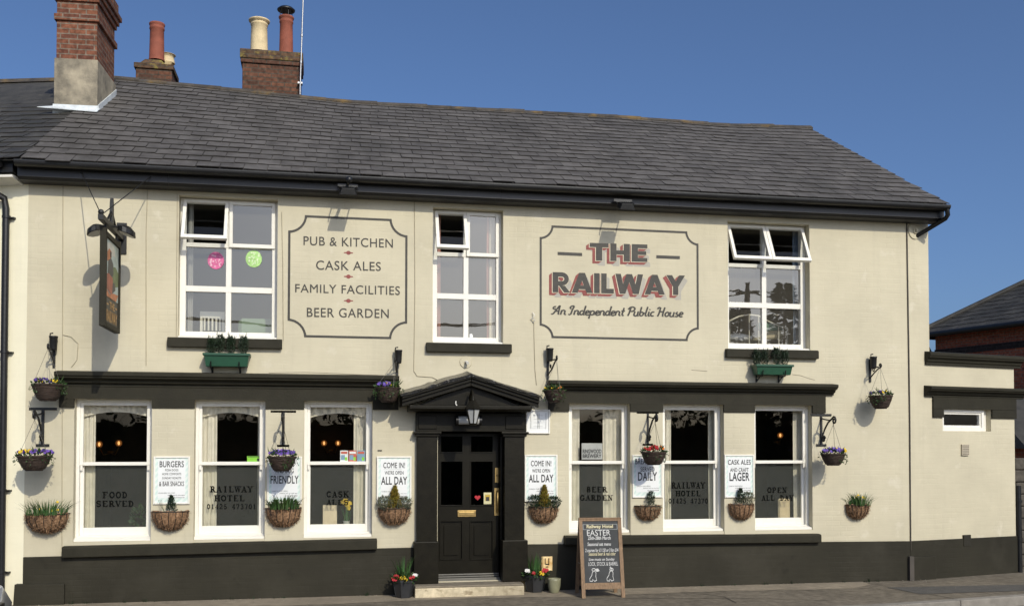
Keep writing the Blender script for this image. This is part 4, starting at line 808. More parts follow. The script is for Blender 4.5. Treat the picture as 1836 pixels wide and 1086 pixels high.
# hanging baskets on scroll brackets
def hanging_basket(px, py_rim, py_bot, wpx, Y, hook, cols, label, seed, tall=.07, nleaf=170):
    rg = random.Random(seed); c = W(px, py_rim, Y); D = 13.2+Y; r = wpx/2*D/F; h = (py_bot-py_rim)*D/F*.98
    t = thing('hanging_basket', (c.x, c.y, c.z-h), label, 'hanging basket', 'wicker hanging baskets of spring flowers')
    mb = MB(); rows = 9; prof = []
    for i in range(rows):
        z = -h+h*i/rows; rr = r*(.52+.48*(i/rows)**.62); prof += [(rr*.985, z), (rr*1.035, z+h*.35/rows), (rr*1.035, z+h*.7/rows)]
    prof = [(.001, -h)] + prof + [(r*1.03, 0), (r*1.06, .008), (r*1.03, .018), (r*.9, .01)]
    mb.lathe(prof, c, 30, jit=.004)
    mb.build('bowl', m_wicker, t)
    mb = MB(); mb.lathe([(.001, .0), (r*.95, -.005)], c, 20, jit=.003); mb.build('soil', m_soil, t)
    mb = MB()
    for k in range(3):
        a = k*2.094+.9; e = Vector((c.x+r*math.cos(a), c.y+r*math.sin(a), c.z+.012)); m_ = lerp(e, hook, .5); mb.tube([e, m_, hook], .0024, 5)
    mb.tube([hook, hook+Vector((0, 0, .03))], .006, 6); mb.build('chain', m_chain if seed % 2 else m_iron, t)
    mb = MB(); foliage(mb, (c.x, c.y, c.z+.02), r*.98, r*.98, tall*.7, nleaf, .045, rg, 0, .7)
    for k in range(7):
        a = rg.uniform(2.6, 6.8); L_ = rg.uniform(.03, .12); foliage(mb, (c.x+r*1.02*math.cos(a), c.y+r*1.02*math.sin(a), c.z-L_*.5), .025, .025, L_*.6, int(6+L_*120), .032, rg, 0, -.3)
    for k in range(10): a = rg.uniform(0, 6.28); q = r*rg.uniform(.2, .9); leaf(mb, Vector((c.x+q*math.cos(a), c.y+q*math.sin(a), c.z+.04)), (Vector((math.cos(a)*.6, math.sin(a)*.6, 1))+rvec(rg)*.4).normalized(), rvec(rg), rg.uniform(.07, .12), .018)
    mb.build('foliage', m_leaf, t, orient=False)
    for nm, n, xr in cols:
        mb = MB()
        for i_ in range(n):
            if n <= 10 and i_: mb.build(nm+'_flower', FL[nm], t, orient=False); mb = MB()
            a = rg.uniform(0, 6.28); q = r*math.sqrt(rg.random())*.98; x = q*math.cos(a); x = x if xr is None else r*lerp(xr[0], xr[1], rg.random())
            flower(mb, (c.x+x, c.y+q*math.sin(a)*.8-.02, c.z+.035+tall*rg.uniform(.35, 1)*(1-.5*(q/r)**2)), rg.uniform(.02, .029), rg)
        mb.build(nm+('_flower' if n <= 10 else '_flowers'), FL[nm], t, orient=False)
    return t
def spiral(c, r, a0, turns, dirn, n=14, y=True):
    return [Vector((c[0], c[1]+r*(1-.72*i/n)*math.cos(a0+dirn*turns*6.283*i/n), c[2]+r*(1-.72*i/n)*math.sin(a0+dirn*turns*6.283*i/n))) for i in range(n+1)]
def scroll_bracket(px, py0, py1, out, label, shear=0.0):
    a, b = W(px, py0, 0), W(px, py1, 0); x = (a.x+b.x)/2; z0, z1 = b.z, a.z
    t = thing('scroll_bracket', (x, 0, z0), label, 'bracket', 'black scroll brackets between the lower windows')
    mb = MB(); mb.box(x-.018, x+.018, -.014, .004, z0, z1-.012); mb.box(x-.165, x+.165, -.012, .004, z1-.02, z1+.012); mb.box(x-.08, x+.08, -.012, .004, z0-.03, z0+.004)
    for sx in (-.13, .13): mb.ball((x+sx, -.014, z1-.004), .009, 4)
    mb.build('wall_plate', m_iron, t, bevel=.002)
    mb = MB(); e = Vector((x+shear, -out, z1-.1)); lo = Vector((x, -.07, z0+.06))
    path = spiral((x, -.075, z0+.075), .05, math.pi*.9, 1.15, -1)[::-1] + [Vector((x, -.05, z0+.13)), Vector((x+shear*.4, -.11, z0+.22)), Vector((x+shear*.8, -.21, z1-.12)), Vector((x+shear, -out+.03, z1-.06))]
    path += [q+Vector((shear, 0, 0)) for q in spiral((x, -out-.015, z1-.095), .055, math.pi*.45, 1.1, 1)]
    mb.tube(path, .014, 6); mb.tube([(x, 0, z1-.05), (x+shear*.3, -.09, z1-.07), (x+shear*.9, -out*.72, z1-.09)], .011, 6)
    mb.build('scroll_arm', m_iron, t); return e-Vector((0, 0, .05))
hk = [scroll_bracket(77, 732, 796, .36, 'black scroll bracket left of the FOOD SERVED window'), scroll_bracket(508, 737, 797, .36, 'black scroll bracket above the FRIENDLY poster'),
      scroll_bracket(1161, 739, 795, .36, 'black scroll bracket above the SERVED DAILY poster'), scroll_bracket(1472, 743, 796, .36, 'black scroll bracket right of the OPEN ALL DAY window')]
for h_, a in zip(hk, ((61.5, 819, 842, 52, [('violet', 10, None), ('purple', 16, (-.1, 1)), ('yellow', 14, (-1, -.1))], 'wicker basket with yellow flowers on its left and violet on its right, by the drainpipe', 11),
    (505.5, 820, 844, 48, [('purple', 34, None), ('violet', 14, None)], 'wicker basket of purple pansies hanging over the FRIENDLY poster', 12),
    (1172, 812, 834, 46, [('red', 26, None), ('orange', 5, None)], 'wicker basket of red flowers hanging over the SERVED DAILY poster', 14),
    (1493.5, 815, 836, 45, [('purple', 38, None), ('yellow', 7, (.1, 1))], 'wicker basket of lilac pansies beside the OPEN ALL DAY window', 16))):
    hanging_basket(a[0], a[1], a[2], a[3], h_.y, Vector((W(a[0], 780, h_.y).x*.35+h_.x*.65, h_.y, h_.z)), a[4], a[5], a[6])
def lamp_bracket(px, py_top, py_bot, out, label, shear):
    a, b = W(px, py_top, 0), W(px, py_bot, 0); x = b.x; z0, z1 = b.z, a.z
    t = thing('cup_bracket', (x, 0, z0), label, 'bracket', 'black cup brackets above the frieze')
    mb = MB(); mb.box(x-.016, x+.016, -.018, .004, z0, z1-.06); mb.build('wall_bar', m_iron, t, bevel=.002)
    mb = MB(); zt = z1-.17; e = Vector((x+shear, -out, zt))
    mb.tube([(x, -.01, z0+.06)]+[(x+shear*.45, -.12, z0+.13)]+[tuple(e-Vector((shear*.1, -.02, .03)))]+spiral((e.x, e.y, e.z), .035, -math.pi/2, 1.0, -1, 10), .011, 6)
    mb.tube([(x, 0, zt-.02), tuple(e-Vector((0, -.05, .02)))], .010, 6); mb.tube(spiral((x+shear*.3, -.10, z0+.17), .035, 0, 1, 1, 10), .008, 6)
    mb.build('scroll_arm', m_iron, t)
    mb = MB(); mb.lathe([(.001, 0), (.036, 0), (.043, .02), (.05, .16), (.054, .165), (.054, .18), (.04, .18), (.001, .15)], (x+.01, -.085, z1-.205), 16); mb.tube([(x-.03, -.085, z1-.02), (x-.03, -.085, z1+.005), (x+.005, -.085, z1+.012)], .009, 6); mb.build('cup', m_iron, t)
    return Vector((e.x, e.y, e.z-.03))
for q, b_ in (((97, 600, 659, .28, 'black cup bracket over the left end of the cornice', 0), (86, 691, 717, 50, [('violet', 14, (-.9, .2)), ('yellow', 8, None)], 'wicker basket at the left end of the cornice, with yellow and dark blue flowers', 21)),
              ((712, 625, 675, .28, 'black cup bracket up left of the door pediment', -.05), (695.5, 697, 721, 45, [('purple', 16, (-.95, .1)), ('yellow', 4, None)], 'wicker basket of mauve pansies just left of the door pediment', 23)),
              ((982, 622, 680, .28, 'black cup bracket up right of the door pediment', .06), (993.5, 702, 722, 38, [('orange', 4, (.4, .95)), ('yellow', 2, None)], 'wicker basket with one orange bloom just right of the door pediment', 25)),
              ((1559.5, 637, 685, .28, 'black cup bracket on the blank right wall', 0), (1579, 711, 735, 44, [('violet', 6, (-.9, 0)), ('white', 5, (.2, .95)), ('yellow', 2, None)], 'wicker basket hanging alone on the blank right wall', 27))):
    e = lamp_bracket(*q); hanging_basket(b_[0], b_[1], b_[2], b_[3], e.y, e, b_[4], b_[5], b_[6], .06)

# coir wall baskets
def wall_basket(px, wpx, rim, bot, kind, label, seed):
    rg = random.Random(seed); c0 = W(px, rim, -.01); r = wpx/2*13.1/F; h = (bot-rim)*13.1/F*1.0; c = Vector((c0.x, -.005, c0.z)); sq = .82
    t = thing('wall_basket', (c.x, 0, c.z-h), label, 'wall basket', 'coir lined wall baskets below the windows')
    prof = [(.001, -h)] + [(r*math.sin(math.pi/2*i/7)**.8, -h*math.cos(math.pi/2*i/7)) for i in range(1, 8)] + [(r*1.0, .012), (r*.9, .015), (r*.86, -.01)]
    mb = MB(); mb.lathe(prof, c, 26, 0, math.pi, 2*math.pi, True, .013, sq); mb.build('coir_liner', m_coir, t)
    mb = MB(); 
    for _ in range(620):
        a = rg.uniform(math.pi, 2*math.pi); u = rg.uniform(.05, 1.02); rr = r*math.sin(math.pi/2*min(1, u))**.8*1.01; p = Vector((c.x+rr*math.cos(a), c.y+sq*rr*math.sin(a), c.z-h*math.cos(math.pi/2*min(1, u))+.01))
        d = (Vector((math.cos(a)*.6, math.sin(a)*.6, -.55))+rvec(rg)*.9).normalized(); leaf(mb, p, d, rvec(rg), rg.uniform(.02, .06), .005)
    mb.build('coir_fibres', m_fibre, t, orient=False)
    mb = MB(); rim_ = [(c.x+r*1.03*math.cos(a), c.y+sq*r*1.03*math.sin(a), c.z+.008) for a in [math.pi+math.pi*i/18 for i in range(19)]]; mb.tube(rim_, .006, 6); mb.tube([(c.x-r*1.03, -.008, c.z+.008), (c.x+r*1.03, -.008, c.z+.008)], .005, 6)
    for k in range(1, 8):
        a = math.pi+math.pi*k/8; mb.tube([(c.x+r*1.035*math.sin(u)**.8*math.cos(a), c.y+sq*r*1.035*math.sin(u)**.8*math.sin(a), c.z-h*1.02*math.cos(u)) for u in [math.pi/2*i/7 for i in range(8)]], .0045, 5)
    mb.build('wire_frame', m_iron, t)
    mb = MB(); mb.lathe([(.001, .0), (r*.93, -.005)], c, 16, 0, math.pi, 2*math.pi, True, .004, sq); mb.build('soil', m_soil, t, orient=False)
    q = Vector((c.x, -r*.4, c.z))
    def put(f, m, nm): mb = MB(); f(mb); mb.build(nm, m, t, orient=False)
    if kind == 'narcissi':
        put(lambda b: (blades(b, q, r*.95, 130, .21, rg, .011, 1.1), blades(b, q, r*.6, 50, .22, rg, .010, .6)), m_blade, 'leaves')
        for _ in range(4): put(lambda b: flower(b, (q.x+rg.uniform(-.6, .6)*r, q.y-.05, c.z+rg.uniform(.05, .17)), .019, rg), m_yellow, 'yellow_flower')
    elif kind == 'bush':
        put(lambda b: shrublet(b, (q.x+.02, q.y, c.z), .075, .20, 330, rg, .024), m_leafdk, 'dwarf_shrub')
        put(lambda b: [b.tube([(q.x-.06, q.y, c.z), (q.x-.09-.01*k, q.y, c.z+.08), (q.x-.10-.02*k, q.y, c.z+.16)], .0025, 5) for k in range(3)], m_silver, 'bare_stems')
    elif kind == 'leafy':
        put(lambda b: (blades(b, q, r*.9, 110, .16, rg, .016, .9), blades(b, q, r*.5, 60, .22, rg, .014, .6), foliage(b, (q.x, q.y, c.z+.05), r*.8, r*.5, .06, 160, .05, rg)), m_leaf, 'leaves')
    elif kind == 'golden':
        put(lambda b: shrublet(b, (q.x, q.y, c.z), .095, .29, 1500, rg, .024), m_gold, 'golden_conifer')
        put(lambda b: (shrublet(b, (q.x-.13, q.y, c.z-.01), .11, .17, 420, rg, .024, 0, False), shrublet(b, (q.x+.13, q.y, c.z-.01), .11, .15, 380, rg, .024, 0, False), blades(b, (q.x, q.y, c.z), .17, 40, .2, rg, .004, .9)), m_silver if seed % 2 else m_leafdk, 'heather')
        put(lambda b: foliage(b, (q.x, q.y-.05, c.z+.01), r*.95, r*.5, .03, 140, .03, rg), m_leafdk, 'low_leaves')
    elif kind == 'dark':
        put(lambda b: shrublet(b, (q.x+.03, q.y, c.z), .06, .2, 420, rg, .02, 0, False), m_leafdk, 'dwarf_shrub')
        put(lambda b: (foliage(b, (q.x, q.y-.08, c.z), r*.9, r*.4, .03, 160, .022, rg), foliage(b, (q.x+.05, q.y-r*.45, c.z-.08), .03, .02, .08, 50, .02, rg)), m_silver, 'trailing_plant')
    elif kind == 'heather':
        put(lambda b: shrublet(b, (q.x-.03, q.y, c.z), .09, .22, 380, rg, .024), m_leafdk, 'dwarf_shrub')
        put(lambda b: (shrublet(b, (q.x+.09, q.y, c.z), .10, .17, 300, rg, .024, 0, False), blades(b, (q.x+.05, q.y, c.z), .1, 26, .24, rg, .004, .7)), m_silver, 'heather')
wall_basket(86, 67, 921, 952, 'narcissi', 'widest coir wall basket, by the drainpipe, full of grassy leaves', 31)
wall_basket(306, 60, 917, 948, 'bush', 'coir wall basket with one small dark bush under the BURGERS poster', 32)
wall_basket(508.5, 60, 911, 942, 'leafy', 'coir wall basket spilling long green leaves under the FRIENDLY poster', 33)
wall_basket(707, 56, 911, 939, 'golden', 'coir wall basket with a golden conifer left of the door', 35)
wall_basket(974, 53, 909, 937, 'golden', 'coir wall basket with a golden conifer right of the door', 36)
wall_basket(1160.5, 50, 907, 932, 'dark', 'coir wall basket with silver trailing plant under the SERVED DAILY poster', 37)
wall_basket(1328, 50, 904, 932, 'heather', 'coir wall basket with wispy heather under the LAGER poster', 38)
wall_basket(1536, 47, 905, 931, 'narcissi', 'coir wall basket of yellow narcissi on the blank right wall', 39)

# green troughs under the upper sills
def trough(px0, px1, py0, py1, label, seed, xs_):
    rg = random.Random(seed); a, b = W(px0, py1, -.20), W(px1, py0, -.20); t = thing('plant_trough', ((a.x+b.x)/2, -.1, a.z), label, 'plant trough', 'green plastic troughs below the upper windows')
    mb = MB(); z0, z1 = a.z, b.z; i_ = .025
    mb.hexa([(a.x+i_, -.19, z0), (b.x-i_, -.19, z0), (b.x-i_, -.05, z0), (a.x+i_, -.05, z0), (a.x, -.215, z1), (b.x, -.215, z1), (b.x, -.03, z1), (a.x, -.03, z1)]); mb.box(a.x-.012, b.x+.012, -.228, -.02, z1-.03, z1+.002)
    mb.build('trough_body', m_trough, t, bevel=.005)
    mb = MB(); 
    for f_ in (.16, .78):
        x = lerp(a.x, b.x, f_); mb.tube([(x, 0, z0+.02), (x, -.02, z0-.02), (x, -.21, z0-.02), (x, -.235, z0+.06)], .009, 6); mb.tube([(x, -.01, z0-.10), (x, -.01, z0+.05)], .011, 6); mb.tube([(x, -.01, z0-.09), (x, -.12, z0-.03)], .008, 6)
    mb.build('wall_hook', m_iron, t)
    mb = MB(); mb.box(a.x+.01, b.x-.01, -.21, -.04, z1-.01, z1+.004); mb.build('soil', m_soil, t)
    for f_, h_ in xs_:
        mb = MB(); x = lerp(a.x, b.x, f_); shrublet(mb, (x, -.12, z1-.01), .06, h_*1.1, 420, rg, .020, 0, False); [leaf(mb, Vector((x+rg.uniform(-.05, .05), -.12+rg.uniform(-.05, .05), z1+h_*rg.uniform(.5, 1.05))), (Vector((0, 0, 1))+rvec(rg)*.5).normalized(), rvec(rg), rg.uniform(.05, .09), .008) for _ in range(60)]; mb.build('dwarf_conifer', m_leafdk, t, orient=False)
trough(365, 447, 634, 656, 'green plant trough under the upper left window, four dark shrubs', 41, ((.16, .17), (.34, .22), (.58, .2), (.86, .2)))
trough(1356, 1421, 654, 671, 'green plant trough under the upper right window, dark shrubs', 42, ((.08, .18), (.3, .17), (.62, .22), (.86, .18)))

# planters by the door
def planter(px0, px1, py_top, pxb, py_bot, label, seed, cols):
    rg = random.Random(seed); g0 = WZ(pxb, py_bot, 0.0); Y = g0.y+.13; D = Y+13.2; r = (px1-px0)/2*D/F*1.04; c = Vector((g0.x, Y, 0)); h = W(pxb, py_top, Y).z-.0
    t = thing('planter', tuple(c), label, 'planter', 'hexagonal planters either side of the step')
    hx = lambda q, z, rot=.12: [(c.x+q*math.cos(rot+k*math.pi/3), c.y+q*math.sin(rot+k*math.pi/3), z) for k in range(6)]
    mb = MB(); rs = [(r*.70, 0), (r*.74, .02), (r*.98, h-.035), (r*1.06, h-.035), (r*1.06, h), (r*.95, h), (r*.93, h-.03)]
    for (ra, za), (rb, zb) in zip(rs, rs[1:]):
        A_, B_ = hx(ra, za), hx(rb, zb)
        for k in range(6): mb.quad(A_[k], A_[(k+1) % 6], B_[(k+1) % 6], B_[k])
    mb.poly(hx(r*.7, 0)); 
    for k in range(6): A_, B_ = hx(r*.75, .02), hx(r*.985, h-.035); mb.tube([A_[k], B_[k]], .006, 5)
    mb.build('pot', m_plastic, t)
    mb = MB(); mb.poly(hx(r*.93, h-.03)); mb.build('soil', m_soil, t)
    mb = MB(); blades(mb, (c.x-.01, c.y+.02, h-.03), .07, 34, .33, rg, .019, .32); mb.build('daffodil_leaves', m_blade, t, orient=False)
    mb = MB(); foliage(mb, (c.x, c.y, h+.01), r*1.12, r*1.12, .045, 230, .055, rg, 0, .3); mb.build('primrose_leaves', m_leaf, t, orient=False)
    for nm, pts in cols:
        for dx, dz in pts:
            mb = MB()
            for _ in range(6): flower(mb, (c.x+dx+rg.uniform(-.022, .022), c.y-r*.75+rg.uniform(-.03, .03), h+dz+rg.uniform(-.012, .018)), .024, rg, Vector((rg.uniform(-.5, .5), -1, rg.uniform(.2, .9))))
            mb.build(nm+'_primrose', FL[nm], t, orient=False)
planter(707, 745, 1037, 726, 1073, 'black hexagonal planter left of the step', 51, (('red', ((-.11, .04), (.09, .03), (-.14, .01))), ('yellow', ((-.03, .02), (0, .01))), ('white', ((.13, .05),))))
planter(943, 983, 1029, 963, 1063, 'black hexagonal planter right of the step, beside the sage pot', 52, (('white', ((-.13, .06),)), ('red', ((-.06, .03), (.12, .07), (.10, .06))), ('yellow', ((.07, .03), (.06, .02)))))
g0 = WZ(996.5, 1064, 0); c = Vector((g0.x, g0.y+.09, 0)); h = W(996.5, 1037, c.y-.05).z; mb = MB(); r = 12.2*12.8/F
mb.lathe([(.001, 0), (r*.68, 0), (r*.75, .02), (r*.95, h*.5), (r*1.0, h*.9), (r*1.0, h), (r*.9, h), (r*.88, h*.8), (r*.7, h*.5), (.001, h*.5)], c, 28); tag(mb.build('ceramic_pot', m_ceramic), 'small empty sage green glazed pot next to the right planter', 'pot')
a, b = W(971, 997, -.02), W(990, 1022, -.02); mb = MB(); mb.box(a.x, b.x, -.032, -.021, b.z, a.z, 0); hs = thing('hydrant_sign', (a.x, -.02, b.z), 'worn yellow hydrant plate with a broken H, low on the dark base', 'sign'); mb.build('plate', m_hydrant, hs, bevel=.002)
mb = MB(); w_, h_ = b.x-a.x, a.z-b.z
for u0, u1, v0, v1 in ((.28, .36, .45, .88), (.62, .70, .40, .88), (.36, .62, .42, .50), (.38, .6, .24, .31), (.08, .12, .05, .95)): mb.box(a.x+w_*u0, a.x+w_*u1, -.0345, -.032, b.z+h_*v0, b.z+h_*v1)
mb.build('lettering', m_black, hs)

# ------------------------------------------------------------------ framed posters
def poster(x0, y0, x1, y1, lines, label, small):
    a, b = W(x0, y0, -.02), W(x1, y1, -.02); t = thing('framed_poster', ((a.x+b.x)/2, -.01, b.z), label, 'poster', 'white framed posters between the windows')
    mb = MB(); frame_rect(mb, a.x, b.x, b.z, a.z, -.034, -.012, .022, .022, .022, .022); mb.build('frame', m_white, t, bevel=.004)
    mb = MB(); mb.box(a.x+.022, b.x-.022, -.022, -.012, b.z+.022, a.z-.022, 0); xm = (a.x+b.x)/2; H = a.z-b.z; Wd = b.x-a.x
    mb.box(a.x+.055, b.x-.055, -.0235, -.022, b.z+.13*H, a.z-.065*H, 1); mb.build('sheet', [m_mint, m_paper], t)
    mb = MB(); mg = MB()
    for tx, v, hh, ww, bold in lines:
        mb = MB(); z = a.z-v*H; q = [(xm-ww*Wd/2, -.0245, z-hh*H), (xm+ww*Wd/2, -.0245, z-hh*H), (xm+ww*Wd/2, -.0245, z), (xm-ww*Wd/2, -.0245, z)]; letters(mb, norm(font_geo(tx, bold*.5, 0, 1.05)), q); mb.build('lettering', m_print, t, orient=False)
    mb = MB()
    for v in (small[0],): mg.box(xm-.30*Wd, xm+.22*Wd, -.0245, -.0236, a.z-v*H-.002, a.z-v*H, 0)
    for k, (tx, v, hh, u0, u1) in enumerate(small[1]): z = a.z-v*H; letters(mb if k else mg, norm(font_geo(tx, .01)), [(a.x+u0*Wd, -.0245, z-hh*H), (a.x+u1*Wd, -.0245, z-hh*H), (a.x+u1*Wd, -.0245, z), (a.x+u0*Wd, -.0245, z)])
    mb.build('small_print', m_print, t, orient=False); mg.build('fine_print', m_printgrey, t, orient=False)
SM = [('AVAILABLE ALL DAY', .75, .025, .14, .60), ('ask at the bar for more details', .80, .02, .40, .86), ('food served every day', .85, .02, .52, .86)]
SM2 = [('CHECK OUR MENU', .72, .025, .14, .60), ('please ask at the bar', .77, .02, .36, .88), ('ask for more details', .82, .02, .50, .88)]
CI = [('COME IN!', .13, .115, .62, .03), ("WE'RE OPEN", .305, .075, .54, .03), ('ALL DAY', .43, .155, .74, .045)]
poster(275.5, 817.6, 340, 903, [('BURGERS', .10, .125, .66, .03), ('POSH DOGS', .265, .045, .36, .02), ('HOME COMFORTS', .345, .045, .52, .02), ('SUNDAY ROASTS', .43, .045, .52, .02), ('& BAR SNACKS', .525, .095, .68, .03)], 'framed BURGERS and bar snacks poster between the two left windows', (.51, SM))
poster(479.4, 818, 541, 902, [('FAMILY', .10, .12, .62, .03), ('AND DOG', .25, .10, .52, .03), ('FRIENDLY', .41, .16, .80, .04)], 'framed FRIENDLY poster, its top behind a purple basket', (.375, SM2))
poster(675.5, 817.6, 737.5, 903, CI, 'framed COME IN poster left of the door', (.27, SM2)); poster(940.6, 814.6, 999.4, 898, CI, 'framed COME IN poster right of the door', (.27, SM2))
poster(1133.5, 814.5, 1187.8, 891.3, [('BREAKFAST', .10, .12, .80, .03), ('SERVED', .29, .10, .46, .03), ('DAILY', .41, .19, .62, .045)], 'framed SERVED DAILY poster, its corner behind a red basket', (.26, SM2))
poster(1298.6, 814.5, 1352.4, 891, [('CASK ALES', .12, .115, .76, .03), ('AND CRAFT', .31, .09, .62, .03), ('LAGER', .42, .19, .66, .045)], 'framed CASK ALES and LAGER poster left of the rightmost window', (.28, SM2))
a, b = W(943.5, 734, -.02), W(986, 777, -.02); pq = thing('shutter_panel', (a.x, 0, b.z), 'blank white framed panel with a double door outline, right of the doorway', 'panel')
mb = MB(); frame_rect(mb, a.x, b.x, b.z, a.z, -.03, 0, .018, .018, .018, .018); mb.build('frame', m_white, pq, bevel=.003)
mb = MB(); mb.box(a.x+.018, b.x-.018, -.016, 0, b.z+.018, a.z-.018); w_ = b.x-a.x
for u in (.2, .55): mb.box(a.x+w_*u, a.x+w_*(u+.27), -.021, -.016, b.z+.08, a.z-.05)
mb.build('panel_face', m_paper, pq, bevel=.002); mb = MB()
for u in (.19, .475, .54, .825): mb.box(a.x+w_*u, a.x+w_*u+.004, -.0225, -.016, b.z+.07, a.z-.045)
for k in range(4): mb.box(a.x+w_*.3, a.x+w_*.7, -.0225, -.0155, b.z+.10+k*.05, b.z+.1025+k*.05)
mb.build('panel_lines', m_printgrey, pq)
mb = MB(); p_ = W(681, 807, -.005); mb.box(p_.x-.028, p_.x+.028, -.012, .002, p_.z-.006, p_.z+.006); tag(mb.build('rusty_staple', m_iron), 'tiny black iron strip in the wall above the left COME IN poster', 'strip')

# ------------------------------------------------------------------ lantern, bulkhead light, floodlights
lx, lz0, lz1 = W(848, 762, -.55).x, W(848, 762, -.55).z, W(848, 716, -.55).z; ly = -.55
ln = thing('lantern', (lx, ly, lz0), 'black wall lantern with pale panes hanging in front of the door pediment', 'lantern')
sq = lambda r_, z: [(lx+r_*math.cos(math.pi/6+k*math.pi/3), ly+r_*math.sin(math.pi/6+k*math.pi/3), z) for k in range(6)]
zm = lerp(lz0, lz1, .62); mb = MB()
for k in range(6): A_, B_ = sq(.05, lz0+.02), sq(.098, zm); mb.tube([A_[k], B_[k]], .007, 6); mb.tube([B_[k], B_[(k+1) % 6]], .007, 6); mb.tube([A_[k], A_[(k+1) % 6]], .007, 6)
mb.prism(sq(.052, lz0), sq(.054, lz0+.02)); mb.prism(sq(.112, zm), sq(.112, zm+.012)); mb.prism(sq(.112, zm+.012), sq(.06, zm+.085)); mb.prism(sq(.06, zm+.085), sq(.045, zm+.11)); mb.lathe([(.03, 0), (.035, .015), (.012, .03), (.016, .045), (.001, .06)], (lx, ly, zm+.11), 10)
mb.build('cage', m_black, ln)
mb = MB()
for k in range(6): A_, B_ = sq(.048, lz0+.022), sq(.093, zm); mb.quad(A_[k], A_[(k+1) % 6], B_[(k+1) % 6], B_[k])
mb.build('pane', mat('frosted lantern glass', (.62, .63, .62), .3, .06, 10, trans=.4), ln, orient=False)
mb = MB(); mb.tube([(lx, -.28, zm+.05), (lx, -.33, zm+.19), (lx, -.42, zm+.25), (lx, ly+.02, zm+.22), (lx, ly, zm+.15)], .016, 8); mb.box(lx-.05, lx+.05, -.31, -.28, zm-.03, zm+.14); mb.build('swan_neck', m_black, ln)
mb = MB(); e = W(820, 727, -.34); mb.tube([(e.x-.02, -.34, e.z+.06), (e.x-.025, -.37, e.z+.02), (e.x+.0, -.39, e.z-.02), (e.x+.06, -.38, e.z-.035), (e.x+.15, -.33, e.z-.03)], .007, 6); mb.build('cable_loop', m_whiteshade, ln)
a, b = W(817, 745, -.16), W(863, 761, -.16); bl = thing('bulkhead_light', (a.x, -.1, b.z), 'grey cylinder bulkhead light above the door, behind the lantern', 'light'); zc = (a.z+b.z)/2; rr = (a.z-b.z)/2
mb = MB(); mb.tube([(a.x+.03, -.10-rr-.004, zc), (b.x-.03, -.10-rr-.004, zc)], rr, 16); mb.build('diffuser', mat('frosted diffuser', (.5, .5, .48), .3, .05, 8), bl)
mb = MB(); 
for x_ in (a.x, b.x-.035): mb.tube([(x_, -.104-rr, zc), (x_+.035, -.104-rr, zc)], rr*1.08, 16)
mb.box(a.x, b.x, -.105, -.099, zc-rr*.8, zc+rr*.8); mb.build('end_caps', m_gutter, bl)
def flood(px, py, label, cam_ball):
    c = W(px, py, -.44); fz = c.z+.025; t = thing('floodlight', (c.x, -.24, fz), label, 'floodlight', 'black floodlights under the gutter over the painted signs')
    mb = MB(); tl = lambda p_: Vector((c.x+p_[0], -.46+p_[1]*math.cos(.45)-p_[2]*math.sin(.45), fz+p_[1]*math.sin(.45)+p_[2]*math.cos(.45)))
    mb.hexa([tl(q) for q in ((-.10, -.08, -.035), (.10, -.08, -.035), (.11, .045, -.035), (-.11, .045, -.035), (-.08, -.065, .035), (.08, -.065, .035), (.09, .045, .035), (-.09, .045, .035))]); mb.box(-.112, .112, -.085, .055, -.045, -.035, 0, tl)
    for k in range(5): mb.box(-.06+k*.03, -.055+k*.03, -.045, .035, .035, .045, 0, tl)
    mb.build('lamp_head', m_iron, t, bevel=.004)
    mb = MB(); mb.box(-.095, .095, -.07, .045, -.049, -.0455, 0, tl); mb.build('lens', m_glass_door, t, orient=False)
    mb = MB(); 
    for s in (-.118, .118): mb.tube([(c.x+s, -.27, fz+.10), (c.x+s, -.40, fz+.05), (c.x+s, -.46, fz)], .008, 6)
    mb.box(c.x-.13, c.x+.13, -.315, -.295, fz+.08, fz+.12); mb.build('yoke', m_gutter, t)
    if cam_ball: mb = MB(); mb.ball((c.x+.01, -.56, fz+.11), .045, 10); mb.tube([(c.x, -.31, fz+.12), (c.x+.01, -.54, fz+.12)], .02, 8); mb.build('sensor_ball', m_gutter, t)
flood(624, 345, 'black floodlight with a ball sensor over the PUB & KITCHEN sign', True); flood(1122, 372, 'black floodlight over THE RAILWAY sign', False)

# ------------------------------------------------------------------ projecting pub sign
sx = W(216, 520, -.05).x; y0, y1, z0, z1 = -1.08, -.22, 3.40, 4.53
sg = thing('pub_sign', (sx, 0, z0), 'projecting pub sign with a painted train picture, hung from iron stays at the left', 'pub sign')
mb = MB(); mb.box(sx-.035, sx+.035, y0, y0+.075, z0, z1+.03); mb.box(sx-.035, sx+.035, y1-.06, y1, z0, z1+.03); mb.box(sx-.035, sx+.035, y0+.075, y1-.06, z0, z0+.06); mb.box(sx-.035, sx+.035, y0+.075, y1-.06, z1-.06, z1); mb.build('frame', m_trim, sg, bevel=.005)
mb = MB(); mb.box(sx-.02, sx+.018, y0+.075, y1-.06, z0+.06, z1-.06); mb.build('board', mat('dark sign board', (.045, .04, .035), .5), sg)
ya, yb_, za, zb = y0+.09, y1-.075, z0+.37, z1-.075
cols = [mat('pale painted sky', (.42, .50, .47), .5, .2, 6), mat('painted brick red', (.36, .10, .06), .5, .3, 8), mat('painted engine dark', (.05, .05, .055), .5, .3, 8), mat('painted green', (.14, .19, .08), .5, .3, 8), mat('painted smoke', (.55, .54, .48), .5, .15, 6), mat('painted orange', (.5, .17, .07), .5, .3, 8)]
